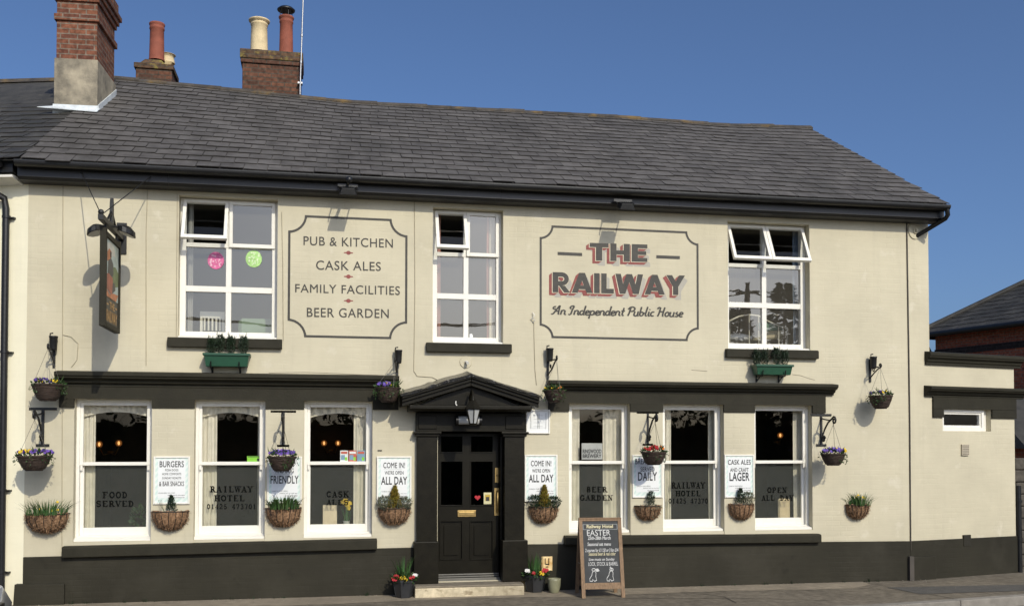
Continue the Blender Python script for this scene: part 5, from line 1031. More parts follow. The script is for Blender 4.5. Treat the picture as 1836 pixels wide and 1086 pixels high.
pic = [(0, [(0, 0), (1, 0), (1, 1), (0, 1)]), (3, [(.45, .2), (1, .3), (1, .55), (.75, .62), (.5, .58)]), (4, [(.1, .75), (.3, .68), (.5, .78), (.75, .8), (.62, .95), (.3, .98), (.05, .92)]), (5, [(.08, .62), (.3, .66), (.42, .74), (.4, .84), (.22, .86), (.08, .78)]), (2, [(.12, .40), (.42, .36), (.58, .46), (.55, .64), (.38, .72), (.16, .64)]), (1, [(.0, .14), (.45, .06), (.62, .18), (.52, .38), (.2, .42), (0, .38)]), (2, [(.48, .1), (.75, .2), (.68, .32), (.52, .3)]), (5, [(0, 0), (.8, 0), (.98, .14), (.6, .12), (.3, .06), (0, .12)]), (2, [(.3, .72), (.38, .72), (.4, .82), (.28, .82)])]
for s in (1, -1):
    mb = MB()
    for k, (m_, pts) in enumerate(pic): mb.poly([(sx+s*(.0195+.0006*k), lerp(ya, yb_, u), lerp(za, zb, v)) for u, v in pts], m_)
    mb.build('painted_picture', cols, sg, orient=False)
    mb = MB(); f_ = (lambda u: lerp(ya, yb_, u)) if s > 0 else (lambda u: lerp(yb_, ya, u))
    for tx, u0, u1, v0, v1 in (('THE', .3, .7, .245, .325), ('RAILWAY', .08, .92, .085, .215)): letters(mb, norm(font_geo(tx, .035)), [(sx+s*.0205, f_(u), z0+v) for u, v in ((u0, v0), (u1, v0), (u1, v1), (u0, v1))])
    for u0, u1 in ((.08, .22), (.78, .92)): mb.poly([(sx+s*.0205, f_(u), z0+v) for u, v in ((u0, .275), (u1, .275), (u1, .295), (u0, .295))])
    mb.build('gold_lettering', mat('gold lettering', (.48, .27, .09), .5), sg, orient=False)
mb = MB(); zb_ = z1+.12
mb.box(sx-.03, sx+.03, -1.22, -.0, zb_-.03, zb_+.035); mb.box(sx-.06, sx+.06, -.02, .003, zb_-.2, zb_+.2)
mb.tube([(sx, -.95, z1+.02), (sx, -.95, zb_)], .012, 6); mb.tube([(sx, -.35, z1+.02), (sx, -.35, zb_)], .012, 6)
mb.extr([(-.66, zb_), (-.58, zb_), (-.59, zb_+.3), (-.62, zb_+.37), (-.65, zb_+.3)], sx-.02, sx+.02); mb.tube([(sx, -.9, zb_+.02), (sx, -.63, zb_+.2)], .016, 6); mb.tube([(sx, -.33, zb_+.02), (sx, -.61, zb_+.2)], .016, 6); mb.ball((sx, -1.2, zb_+.06), .035, 6)
mb.build('hanging_beam', m_iron, sg, bevel=.003)
mb = MB()
for s in (-1, 1):
    c = Vector((sx+s*.175, -.62, zb_-.03)); A_ = []; B_ = []; D_ = []
    for k in range(14): t = 2*math.pi*k/14; ca, sa = math.cos(t), math.sin(t); A_.append((c.x+.105*ca, c.y+.16*sa, c.z-.04-s*.035*ca)); B_.append((c.x+.10*ca, c.y+.15*sa, c.z+.02-s*.035*ca)); D_.append((c.x+.05*ca, c.y+.08*sa, c.z+.055-s*.01*ca))
    mb.prism(A_, B_); mb.prism(B_, D_); mb.tube([(sx, -.62, zb_+.02), (c.x, -.62, c.z+.05)], .014, 6)
mb.build('sign_lamp', m_iron, sg)
mb = MB()
for s in (-1, 1): c = Vector((sx+s*.175, -.62, zb_-.075)); mb.poly([(c.x+.09*math.cos(t), c.y+.14*math.sin(t), c.z-s*.035*math.cos(t)) for t in [2*math.pi*k/14 for k in range(14)]])
mb.build('lamp_lens', m_whiteshade, sg, orient=False)
mb = MB()
for px_, py_ in ((146, 309), (270, 317)): mb.tube([W(px_, py_, -.24), (sx, -1.18, zb_+.03)], .006, 6)
mb.build('stay_rod', m_iron, sg)

# ------------------------------------------------------------------ chalk A-board
bl_, br_ = WZ(1047, 1072, 0), WZ(1118, 1070.5, 0); wd = (br_-bl_).length; ang = math.atan2(br_.y-bl_.y, br_.x-bl_.x); ca, sa = math.cos(ang), math.sin(ang); wd += .05
ab = thing('chalk_board', ((bl_.x+br_.x)/2, bl_.y+.2, 0), 'wooden A-board chalked with an Easter menu, standing on the pavement', 'A-board')
HB = 1.06; TI = R(12)
def bp(u, d, v, back=False):
    s_ = v*math.sin(TI)+d*math.cos(TI); z = v*math.cos(TI)-d*math.sin(TI); dep_ = s_ if not back else 2*HB*math.sin(TI)+.02-s_
    return Vector((bl_.x-.025*ca+u*ca-dep_*sa, bl_.y-.025*sa+u*sa+dep_*ca, z))
for back in (False, True):
    f_ = lambda p_: bp(p_[0], p_[1], p_[2], back); mb = MB()
    mb.box(0, .05, 0, .03, 0, HB, 0, f_); mb.box(wd-.05, wd, 0, .03, 0, HB, 0, f_); mb.box(.05, wd-.05, 0.001, .03, HB-.045, HB, 0, f_); mb.box(.05, wd-.05, 0.001, .03, .115, .165, 0, f_); mb.box(.05, wd-.05, .012, .026, .165, .20, 0, f_)
    mb.build('wooden_frame', m_wood, ab, bevel=.003)
    mb = MB(); mb.box(.05, wd-.05, .012, .022, .20, HB-.045, 0, f_); pn = mb.build('slate_panel', m_chalkboard, ab)
def chalk(mb, tx, u0, u1, v0, v1, bold=.0, sh=0.0): letters(mb, norm(font_geo(tx, bold, sh)), [bp(lerp(.05, wd-.05, u), .0105, v) for u, v in ((u0, v0), (u1, v0), (u1, v1), (u0, v1))])
top = HB-.05; sc = .84
V = lambda f_: .20+(top-.20)*(1-f_)
for tx, u0, u1, f0, f1, bo in (('EASTER', .12, .78, .14, .235, .0), ('25th-28th March', .14, .78, .245, .30, .015), ('Seasonal set menu', .12, .78, .345, .40, .012), ('2 courses for £11.50 or 3 for £14', .05, .98, .445, .50, .012), ('Live music on Sunday', .14, .86, .60, .655, .012), ('LOCK, STOCK & BARREL', .12, .95, .665, .735, .0)): mb = MB(); chalk(mb, tx, u0, u1, V(f1), V(f0), bo, .15 if bo > .01 else 0); mb.build('chalk_lettering', m_chalk, ab, orient=False)
def scrib(pts, w_=.012): 
    for vs_, fs in stroke_geo([pts], w_): mb.add([bp(lerp(.05, wd-.05, x), .010, V(y)) for x, y in vs_], fs)
for ox in (.12, .60):
    mb = MB()
    for pts in ([(.16, .80), (.10, .83), (.08, .88), (.02, .93), (.02, .97), (.09, .975), (.10, .94)], [(.16, .80), (.2, .84), (.19, .90), (.21, .96), (.15, .975), (.12, .95)], arc(.14+(0 if ox < .5 else .02), .79, .05, .022, 0, 360, 12)): scrib([(ox+x, y) for x, y in pts])
    e_ = [(.18, .785), (.26, .775), (.28, .785), (.19, .80)] if ox < .5 else [(.16, .77), (.13, .745), (.12, .75), (.13, .78)]; scrib([(ox+x, y) for x, y in e_]); scrib([(ox+x+.02, y+.02) for x, y in e_]); mb.build('chalk_rabbit', m_chalk, ab, orient=False)
mb = MB(); chalk(mb, 'Seasonal beer & real cider', .14, .90, V(.56), V(.505), .012, .15)
chalk(mb, 'Railway Hotel', .12, .86, V(.125), V(.055), .03)
mb.build('yellow_chalk_writing', m_chalky, ab, orient=False)
mb = MB(); u0, u1 = .055, wd-.055
frame_rect(mb, u0, u1, V(.135), V(.045), .0095, .012, .008, .008, .006, .006, 0, lambda p_: bp(*p_)); mb.build('header_line', m_printgrey, ab)
mb = MB(); mb.tube([bp(.02, .05, .45), bp(.02, .05, .45, True)], .004, 5); mb.build('stay_chain', m_alu, ab)

# ------------------------------------------------------------------ things seen through the windows
def curtain(x0, x1, z0, z1, y, label, m=m_curtain, seed=1, folds=6, pinch=0, amp=.010):
    rg = random.Random(seed); nu, nv = folds*8, 14; pts = []
    for j in range(nv+1):
        v = j/nv; 
        for i in range(nu+1):
            u = i/nu; k = 1-pinch*math.sin(math.pi*min(1, v*1.05))**2; x = lerp(x0, x1, u) if not pinch else (x0+(x1-x0)*u*k if pinch > 0 else x1-(x1-x0)*(1-u)*(1+pinch*math.sin(math.pi*v)**2))
            pts.append((x, y+amp*math.sin(u*folds*6.283+.5*math.sin(v*3+seed))*(.6+.4*v)+.006*math.sin(u*17+v*5), lerp(z1, z0, v)))
    mb = MB(); mb.add(pts, [(j*(nu+1)+i, j*(nu+1)+i+1, (j+1)*(nu+1)+i+1, (j+1)*(nu+1)+i) for j in range(nv) for i in range(nu)], 0, True)
    return tag(mb.build('curtain', m, orient=False), label, 'curtain')
CY = .268
def cx(px): return W(px, 830, CY).x
for px0, px1, lb, sd in ((143, 171, 'cream curtain at the left of the FOOD SERVED window', 1), (354, 389, 'cream curtain at the left of the leftmost RAILWAY HOTEL window', 2), (462, 474, 'narrow cream curtain edge at the right of the leftmost RAILWAY HOTEL window', 3), (634, 666, 'cream curtain at the right of the CASK ALES window', 4), (547, 556, 'narrow cream curtain edge at the left of the CASK ALES window', 5), (1020, 1039, 'cream curtain at the left of the BEER GARDEN window', 6), (1081, 1120, 'wide cream curtain at the right of the BEER GARDEN window', 7), (1192, 1203, 'narrow curtain edge left in the RAILWAY HOTEL window right of the door', 8), (1270, 1283, 'curtain edge right in the RAILWAY HOTEL window right of the door', 9), (1422, 1446, 'cream curtain at the right of the OPEN ALL DAY window', 10)):
    curtain(cx(px0), cx(px1), .62, 2.56, CY, lb, m_curtain, sd, max(2, int((px1-px0)/7)))
for i, lb in ((0, 'gathered cream valance across the FOOD SERVED window'), (1, 'gathered cream valance across the leftmost RAILWAY HOTEL window'), (2, 'gathered cream valance across the CASK ALES window')):
    a, b = LO[i]; mb = MB(); n = 90; pts = []
    for j in range(5):
        for k in range(n+1): u = k/n; d = .16+.09*abs(2*u-1)**2; pts.append((lerp(a, b, u), CY-.04+.006*math.sin(u*62+j*.3)*(1+j*.2), 2.59-(.0+d)*j/4))
    mb.add(pts, [(j*(n+1)+k, j*(n+1)+k+1, (j+1)*(n+1)+k+1, (j+1)*(n+1)+k) for j in range(4) for k in range(n)], 0, True); o = mb.build('valance', m_curtain, orient=False); tag(o, lb, 'valance')
m_bulb = emit_mat('warm lamp glow', (1, .50, .16), 1.8)
m_halo = bpy.data.materials.new('amber glow halo'); m_halo.use_nodes = True; _t = m_halo.node_tree; _t.nodes.remove(_t.nodes['Principled BSDF']); _e = _t.nodes.new('ShaderNodeEmission'); _e.inputs[0].default_value = (1, .33, .07, 1); _e.inputs[1].default_value = .32; _p = _t.nodes.new('ShaderNodeBsdfTransparent'); _x = _t.nodes.new('ShaderNodeMixShader'); _x.inputs[0].default_value = .3; _t.links.new(_p.outputs[0], _x.inputs[1]); _t.links.new(_e.outputs[0], _x.inputs[2]); _t.links.new(_x.outputs[0], _t.nodes['Material Output'].inputs[0]); m_shade = mat('amber glass shade', (.5, .25, .08), .4, trans=.5)
def wall_light(pts, Y, label):
    c = [W(px_, py_, Y) for px_, py_ in pts]; xm = sum(p_.x for p_ in c)/len(c); z = c[0].z; t = thing('wall_light', (xm, Y+.1, z-.15), label, 'wall light')
    mb = MB(); mb.lathe([(.001, -.02), (.06, -.015), (.05, .01), (.001, .02)], (xm, Y+.14, z-.12), 14)
    for p_ in c: mb.tube([(xm, Y+.12, z-.14), (lerp(xm, p_.x, .6), Y+.03, z-.17), (p_.x, Y, z-.05)], .01, 6); mb.lathe([(.012, -.06), (.035, -.05), (.03, -.045)], p_, 10)
    mb.build('arm', m_brass, t)
    for p_ in c: mb = MB(); mb.lathe([(.008, -.03), (.018, -.01), (.018, .01), (.01, .028), (.001, .032)], p_, 12); mb.build('bulb', m_bulb, t); mb = MB(); mb.ball(p_, .05, 10); mb.build('glow_halo', m_halo, t)  # glowing sphere round each bulb paints the lamp's halo
wall_light(((178, 796), (213, 794)), 3.2, 'twin glowing wall light inside the FOOD SERVED window'); wall_light(((581, 794), (606, 794)), 4.3, 'twin glowing wall light inside the CASK ALES window'); wall_light(((1399, 780),), 3.2, 'single glowing wall light inside the OPEN ALL DAY window')
def card(px0, py0, px1, py1, Y, mats, label, name, cat, art=None):
    a, b = W(px0, py0, Y), W(px1, py1, Y); mb = MB(); mb.box(a.x, b.x, Y, Y+.004, b.z, a.z, 0); w_, h_ = b.x-a.x, a.z-b.z
    for m_, u0, u1, v0, v1 in art or (): mb.box(a.x+u0*w_, a.x+u1*w_, Y-.0015, Y, b.z+v0*h_, b.z+v1*h_, m_)
    return tag(mb.build(name, mats), label, cat)
m_lime = mat('lime card', (.25, .60, .05), .5); m_lblue = mat('leaflet blue', (.22, .34, .45), .5); m_lred = mat('leaflet red', (.55, .12, .08), .5)
card(443, 817, 470, 829.5, .158, [m_lime, m_print], 'lime green rating sticker low in the upper sash of the left RAILWAY HOTEL window', 'rating_sticker', 'sticker', [(1, .05, .95, .85, .95), (1, .66, .80, .25, .65), (0, .70, .76, .35, .55), (1, .06, .95, .05, .12)])
for k, (lb, mm) in enumerate((('pale leaflet with a red edge, leftmost of three inside the CASK ALES window', m_lred), ('red leaflet between two others inside the CASK ALES window', m_paper), ('blue leaflet, rightmost of three inside the CASK ALES window', m_lred))):
    card(610+k*15.2, 807, 624+k*15.2, 827, .158, [m_paper if k == 0 else (m_lred if k == 1 else m_lblue), mm, m_lblue, m_lime], lb, 'leaflet', 'leaflet', [(1, .1, .9, .7, .9), (2, .1, .6, .15, .6), (3, .6, .9, .1, .4)])
a, b = W(1043, 794, .158), W(1080, 823, .158); bs = thing('brewery_reflection', (a.x, .12, b.z), 'white brewery notice in the upper sash of the BEER GARDEN window', 'sign')
mb = MB(); mb.box(a.x, b.x-.0, .161, .165, b.z, a.z); mb.build('reflection', mat('dull white notice', (.42, .42, .40), .6), bs); mb = MB()  # panel and letters stand in for a van sign mirrored in the pane
for tx, v0, v1, u0, u1 in (('RINGWOOD', .38, .62, .05, .95), ('BREWERY', .1, .32, .05, .95)): letters(mb, norm(font_geo(tx, .03)), [(lerp(a.x, b.x, u), .1595, lerp(b.z, a.z, v)) for u, v in ((u0, v0), (u1, v0), (u1, v1), (u0, v1))])
mb.build('lettering', m_print, bs, orient=False)
# on the inner sills
mb = MB(); p_ = W(592, 944, .34); mb.box(p_.x-.10, p_.x+.09, .30, .44, .78, W(592, 905, .34).z); tag(mb.build('menu_box', mat('cream card box', (.66, .55, .38), .7), bevel=.006), 'cream box on the sill behind the CASK ALES glass', 'box')
p_ = W(621, 940, .36); vz = thing('flower_vase', (p_.x, .36, .78), 'glass vase of yellow daffodils on the sill behind the CASK ALES glass', 'vase'); mb = MB(); mb.lathe([(.001, 0), (.045, 0), (.05, .1), (.042, .17), (.05, .19)], (p_.x, .36, .78), 16); mb.build('vase_glass', mat('milky vase', (.5, .52, .47), .3), vz)
mb = MB(); rg = random.Random(5); blades(mb, (p_.x, .36, .92), .03, 26, .30, rg, .012, .5); mb.build('stems', m_blade, vz, orient=False); mb = MB(); [flower(mb, (p_.x+rg.uniform(-.06, .08), .33+rg.uniform(-.02, .04), 1.18+rg.uniform(-.05, .07)), .035, rg) for _ in range(8)]; mb.build('yellow_flowers', m_yellow, vz, orient=False)
p_ = W(252, 935, .40); mb = MB(); rg = random.Random(6); pt = thing('potted_plant', (p_.x, .40, .78), 'green leafy pot plant on the sill behind the FOOD SERVED glass', 'pot plant'); mb.lathe([(.001, 0), (.05, 0), (.065, .10), (.058, .10), (.001, .09)], (p_.x, .40, .78), 14); mb.build('pot', m_terra, pt); mb = MB(); foliage(mb, (p_.x, .40, 1.02), .10, .09, .16, 160, .07, rg); mb.build('leaves', m_leaf, pt, orient=False)
mb = MB(); p_ = W(1406, 935, .36); mb.box(p_.x-.10, p_.x+.09, .33, .38, .74, W(1406, 893, .36).z); tag(mb.build('cushion', mat('cream cushion', (.62, .50, .32), .9)), 'cream cushion leaning behind the OPEN ALL DAY glass', 'cushion').modifiers.new('bevel', 'BEVEL').width = .02
# upstairs
def egg(px_, py_, m1, m2, label):
    c = W(px_, py_, .163); mb = MB(); pts = [(.105*math.cos(t)*(1-.0*math.sin(t)), .115*math.sin(t)) for t in [2*math.pi*k/22 for k in range(22)]]
    mb.prism([(c.x+u, .163, c.z+v) for u, v in pts], [(c.x+u, .167, c.z+v) for u, v in pts], 0); rg = random.Random(int(px_))
    for _ in range(26): u, v = rg.uniform(-.075, .075), rg.uniform(-.085, .085); r_ = rg.uniform(.006, .013); mb.poly([(c.x+u+r_*math.cos(t), .1615-.00004*_, c.z+v+r_*math.sin(t)) for t in [2*math.pi*k/7 for k in range(7)]], 1)
    tag(mb.build('paper_egg', [m1, m2]), label, 'paper egg')
egg(387, 467, mat('pink paper', (.62, .14, .30), .7, .3, 20), mat('pale pink', (.75, .45, .55), .7), 'pink speckled paper egg stuck in the upper left window'); egg(455, 464, mat('lime paper', (.38, .62, .22), .7, .3, 20), mat('pale lime', (.65, .75, .5), .7), 'lime green speckled paper egg stuck in the upper left window')
ch = thing('chair', (W(380, 590, .55).x, .6, 3.1), 'white slat back chair inside the upper left window', 'chair'); a, b = W(359, 558, .55), W(403, 590, .55); mb = MB(); mb.box(a.x, b.x, .53, .56, a.z-.09, a.z); mb.box(a.x, a.x+.035, .53, .56, 3.1, a.z-.09); mb.box(b.x-.035, b.x, .53, .56, 3.1, a.z-.09)
for k in range(5): x = lerp(a.x+.06, b.x-.06, k/4); mb.box(x-.012, x+.012, .535, .555, 3.55, a.z-.09)
m_chairw = mat('white chair paint', (.75, .73, .62), .5); mb.build('backrest', m_chairw, ch, bevel=.004)
mb = MB(); mb.box(a.x, b.x, .56, .95, 3.50, 3.54); mb.box(a.x, a.x+.035, .9, .94, 3.1, 3.5); mb.box(b.x-.035, b.x, .9, .94, 3.1, 3.5); mb.build('seat', m_chairw, ch)
a, b = W(428, 571, .6), W(489, 600, .6); mb = MB(); mb.box(a.x, b.x+.3, .5, .75, 3.1, a.z); o = tag(mb.build('sofa', mat('pale green fabric', (.20, .30, .20), .9)), 'pale green sofa back inside the upper left window', 'sofa'); o.modifiers.new('bevel', 'BEVEL').width = .05
for px0, px1, lb, mm, sd in ((783, 789, 'pink curtain edge low at the left of the narrow upper window', m_pinkcurt, 21), (872, 876, 'pink curtain edge at the right of the narrow upper window', m_pinkcurt, 22), (877, 892, 'pale curtain at the right of the narrow upper window', m_curtain, 23), (334, 343, 'pale curtain edge at the left of the upper left window', m_net, 24), (1424, 1434, 'blue grey curtain at the right of the upper right window', mat('blue grey curtain', (.22, .28, .36), .9, trans=.3), 25)):
    curtain(cx(px0), cx(px1), 3.3, 5.2, .27, lb, mm, sd, 2, 0, .012)
bf = thing('bed_frame', (6.2, .7, 3.05), 'white arched metal bed rail inside the upper right window', 'bed'); mb = MB(); Yb = .55
A_ = [W(x, y_, Yb) for x, y_ in ((1308, 575), (1325, 567), (1343, 564), (1360, 566), (1378, 576), (1396, 584), (1412, 588))]; mb.tube(A_, .012, 8)
for i in (0, 2, 3, 5, 6): mb.tube([A_[i], Vector((A_[i].x, Yb, 3.1))], .009, 6)
mb.build('rail', m_chairw, bf)
def pillow(x, y_, z, rx, ry, rz, m, label, tilt=0):
    mb = MB(); mb.ball((0, 0, 0), 1, 12); mb.v = [Vector((x, y_, z))+Matrix.Rotation(tilt, 3, 'Y') @ Vector((v.x*rx*(1-.2*v.z*v.z), v.y*ry, v.z*rz)) for v in mb.v]; tag(mb.build('pillow', m), label, 'pillow')
p_ = W(1385, 590, .85); pillow(p_.x, .9, p_.z, .26, .14, .10, mat('sage fabric', (.20, .34, .27), .9), 'sage green pillow behind the bed rail', .25); p_ = W(1382, 603, .75); pillow(p_.x, .75, p_.z, .34, .14, .08, mat('beige fabric', (.6, .53, .36), .9), 'beige pillow under the green one behind the bed rail', -.2); p_ = W(1322, 606, .8); pillow(p_.x, .8, p_.z, .26, .14, .07, m_paper, 'white pillow low at the left behind the bed rail')
p_ = W(796, 597, .2); mb = MB(); mb.lathe([(.001, 0), (.03, 0), (.042, .03), (.03, .06), (.001, .07)], (p_.x, .18, 3.41), 12); tag(mb.build('ornament', mat('mint ornament', (.45, .6, .5), .4)), 'small mint ornament on the sill of the narrow upper window', 'ornament')
p_ = W(844, 592, .2); mb = MB(); mb.lathe([(.001, 0), (.028, 0), (.03, .02), (.015, .05), (.028, .09), (.022, .13), (.001, .14)], (p_.x, .18, 3.41), 12); tag(mb.build('figurine', m_paper), 'small white figurine on the sill of the narrow upper window', 'figurine')

# ------------------------------------------------------------------ neighbouring house on the left
nb = thing('terraced_house', (-6, 1, 0), 'pale yellow painted house joined to the pub at the left edge', 'house'); G = LEFT
mb = MB(); wall_grid(mb, -7, -.0, -.3, 5.52, [], .2, xf=G); mb.quad(G((-7, 0, -.3)), G((-7, 8, -.3)), G((-7, 8, 5.5)), G((-7, 0, 5.5))); mb.build('wall', m_wall2, nb, orient=False)
ze = EP[0].z; Lp = LEFT
def nroof(s, v): 
    e = Lp((s, YE, 0)); q = Lp((s, YR, 0)); return Vector((lerp(e.x, q.x, v), lerp(e.y, q.y, v), lerp(ze, RP[0].z, v)))
sr_e = (Vector((XE0, YE, 0))-Lp.o).dot(Lp.t); sr_r = (Vector((XR0, YR, 0))-Lp.o).dot(Lp.t)
mb = MB(); slates(mb, nroof, 19, .295, lambda v: -7.2, lambda v: lerp(sr_e, sr_r, v), random.Random(9)); dn = Vector((0, 0, -.02)); mb.quad(nroof(-7.2, 0)+dn, roofp(XE0, 0)+dn, roofp(XR0, 1)+dn, nroof(-7.2, 1)+dn); mb.quad(nroof(-7.2, 1)+dn, roofp(XR0, 1)+dn, Vector((XR0, 8.5, 5.5)), nroof(-7.2, 0)+Vector((0, 8, 0)))
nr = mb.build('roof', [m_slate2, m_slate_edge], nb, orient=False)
mb = MB(); s = -7.2
while s < sr_r-.05:
    sb = min(s+.4, sr_r+.04); A_ = [nroof(s, 1)+Lp.n*y_+Vector((0, 0, z_)) for y_, z_ in ((-.16, -.05), (-.05, .05), (.05, .05), (.16, -.05))]; B_ = [p_+Lp.t*(sb-s) for p_ in A_]; mb.prism(A_, B_); s = sb
mb.build('ridge_tiles', m_ridge, nr)
mb = MB(); mb.extr([(-.40, ze-.02), (-.38, ze-.08), (-.34, ze-.1), (-.30, ze-.08), (-.29, ze-.02)], -7.2, -.16, 0, Lp); mb.extr([(-.27, ze-.03), (-.27, ze-.14), (0, ze-.17), (0, ze-.05)], -7.2, -.05, 0, Lp)
mb.tube([Lp((-.60, -.34, ze-.1)), Lp((-.55, -.34, ze-.2)), Lp((-.42, -.2, ze-.33)), Lp((-.27, -.075, ze-.42)), Lp((-.25, -.07, ze-.55)), Lp((-.245, -.07, 2.5)), Lp((-.24, -.07, 0))], .043, 12)
for z_ in (4.85, 3.15, 1.42, .4): mb.tube([Lp((-.245, -.07, z_)), Lp((-.245, -.07, z_+.03))], .052, 12); mb.box(-.30, -.16, -.05, 0, z_, z_+.02, 0, Lp)
mb.build('drainpipe', m_gutter, nb)
mb = MB(); mb.extr([(-.26, ze-.17), (-.26, ze-.20), (.0, ze-.24), (.0, ze-.17)], -7.2, -.06, 0, Lp); mb.build('soffit', m_whiteshade, nb)

# ------------------------------------------------------------------ brick house, wall and pipe beyond the annex
def c2w(lx_, D): v = CAM+D*Vector((math.sin(YAW), math.cos(YAW), 0))+lx_*Vector((math.cos(YAW), -math.sin(YAW), 0)); return Vector((v.x, v.y, 0))
D1 = 27.0; A0 = c2w((1679-918)/F*D1, D1); B0 = c2w((1836-918)/F*D1/1.097, D1/1.097); hdir = (B0-A0).normalized(); hp = Plane(A0.x, A0.y, math.atan2(hdir.y, hdir.x))
hz = 2+ (798-597)/F*D1; bh = thing('brick_house', (A0.x+3, A0.y, 0), 'red brick house with hipped slate roof behind the annex', 'house')
mb = MB(); Lh, Dh = 9.0, -8.0
def hbox(z0, z1, o, m): mb.box(0-o, Lh+o, 0-o, 8+o, z0, z1, m, hp)
hbox(-.3, hz-.62, 0, 0); hbox(hz-.62, hz-.45, .02, 1); hbox(hz-.45, hz, 0, 0); hbox(hz-2.3, hz-2.15, .022, 1); mb.build('wall', [m_brick_far, m_brick_band], bh)
mb = MB(); e = .35; hr = 2.9; E4 = [hp((-e, -e, hz)), hp((Lh+e, -e, hz)), hp((Lh+e, 8+e, hz)), hp((-e, 8+e, hz))]; R1_, R2_ = hp((4.0, 4, hz+hr)), hp((Lh-3.9, 4, hz+hr))
def hp_face(a, b, c, d):
    f_ = lambda u, v: lerp(lerp(a, b, u), lerp(d, c, u), v); L_ = (b-a).length
    slates(mb, lambda x, v: f_(x/L_, v), 22, .3, lambda v: 0, lambda v: L_, random.Random(4))
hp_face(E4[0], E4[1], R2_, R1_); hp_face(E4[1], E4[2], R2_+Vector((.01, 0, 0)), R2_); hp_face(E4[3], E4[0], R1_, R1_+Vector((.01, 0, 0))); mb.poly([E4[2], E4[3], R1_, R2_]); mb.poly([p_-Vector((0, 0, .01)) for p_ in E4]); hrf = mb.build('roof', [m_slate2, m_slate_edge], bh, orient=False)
mb = MB(); 
for a, b in ((E4[0], R1_), (E4[1], R2_), (R1_, R2_)): mb.tube([a+Vector((0, 0, .03)), b+Vector((0, 0, .05))], .07, 8)
mb.build('hip_tiles', m_slate2, hrf)
mb = MB()
for a, b in ((E4[0], E4[1]), (E4[3], E4[0])): mb.tube([a-Vector((0, 0, .05)), b-Vector((0, 0, .05))], .075, 8)
mb.tube([hp((-e+.1, -.2, hz-.1)), hp((-.1, -.1, hz-.5)), hp((-.1, -.06, 0))], .05, 8); mb.build('gutter', m_gutter, bh)
sh = thing('outhouse', tuple(c2w(9.85, 18)), 'low dark roofed outhouse at the right edge behind the annex', 'outhouse'); o_ = c2w(9.55, 18.0); op = Plane(o_.x, o_.y, -YAW)
mb = MB(); mb.box(0, 3, 0, 3, -.2, 2.0, 0, op); mb.build('wall', m_brick_far, sh); mb = MB(); mb.prism([op((-.15, -.2, 1.95)), op((-.15, 3.2, 1.95)), op((-.15, 1.5, 2.95))], [op((3.2, -.2, 1.95)), op((3.2, 3.2, 1.95)), op((3.2, 1.5, 2.95))]); mb.build('roof', m_slate2, sh)
q_ = c2w(8.4, 16.2); wp = Plane(q_.x, q_.y, -YAW); mb = MB(); rg = random.Random(8)
for j in range(9):
    s = -.2*rg.random()
    while s < 4: l_ = rg.uniform(.18, .4); mb.box(s+.008, s+l_, rg.uniform(-.03, .0), .3, j*.2+.005, j*.2+.195, 0, wp); s += l_
tag(mb.build('stone_wall', m_stone, bevel=.02), 'rubble stone garden wall beyond the right corner of the annex', 'wall')
mb = MB(); k0 = ANNEX.px(1828, 870); k1 = ANNEX.px(1830, 1035)
k0 = (S2+.055, k0[1]); mb.tube([ANNEX((k0[0], -.01, k0[1])), ANNEX((k0[0]+.01, -.01, 0))], .042, 10)
for z_ in (.5, 1.1): mb.tube([ANNEX((k0[0]+.005, -.01, z_)), ANNEX((k0[0]+.005, -.01, z_+.04))], .052, 10)
tag(mb.build('soil_pipe', m_gutter), 'black upright pipe at the right corner of the annex', 'pipe')

# ------------------------------------------------------------------ ground
KP = [Vector((-60, -2.07, 0)), Vector((6.8, -2.05, 0)), Vector((8.1, -1.845, 0)), Vector((9.2, -1.66, 0)), Vector((14, -.85, 0)), Vector((60, 7, 0))]
mb = MB(); mb.quad((-400, -400, -.135), (400, -400, -.135), (400, 400, -.135), (-400, 400, -.135)); setting(mb.build('ground', m_road, orient=False))
mb = MB(); mb.poly([(-60, -7.6, -.12)]+[(60, -7.6, -.12)]+[(p_.x, p_.y, -.12) for p_ in KP[::-1]]); setting(mb.build('road', m_road, orient=False))
mb = MB(); mb.prism([(p_.x, p_.y+.15, -.3) for p_ in KP]+[(60, 40, -.3), (-60, 40, -.3)], [(p_.x, p_.y+.15, 0) for p_ in KP]+[(60, 40, 0), (-60, 40, 0)]); setting(mb.build('pavement', m_tarmac))
rg = random.Random(12); n = 60; E_ = [(lerp(-4.2, 7.3, i/n), -(.56+.05*math.sin(i*.35)+.03*math.sin(i*1.7)+rg.uniform(-.02, .02))-(.25 if i < 26 else 0)*(1-i/26 if i < 26 else 0)) for i in range(n+1)]
mb = MB()
for (xa, ya), (xb, yb2) in zip(E_, E_[1:]): mb.quad((xa, ya, .004), (xb, yb2, .004), (xb, .05, .004), (xa, .05, .004))
mb.quad((7.3, E_[-1][1], .004), (7.75, -.30, .004), (7.8, .05, .004), (7.3, .05, .004))
setting(mb.build('concrete_strip', m_strip, orient=False, weld=True))
mb = MB(); q = [WZ(1590, 1052, .005), WZ(1836, 1047, .005), WZ(1900, 1056, .005), WZ(1650, 1064, .005)]; mb.quad(*q[::-1]); setting(mb.build('dark_ground_strip', mat('darker ground strip', (.085, .08, .072), .95, .25, 8, .7, 150), orient=False))  # band of darker colour across the ground before the annex
mb = MB()
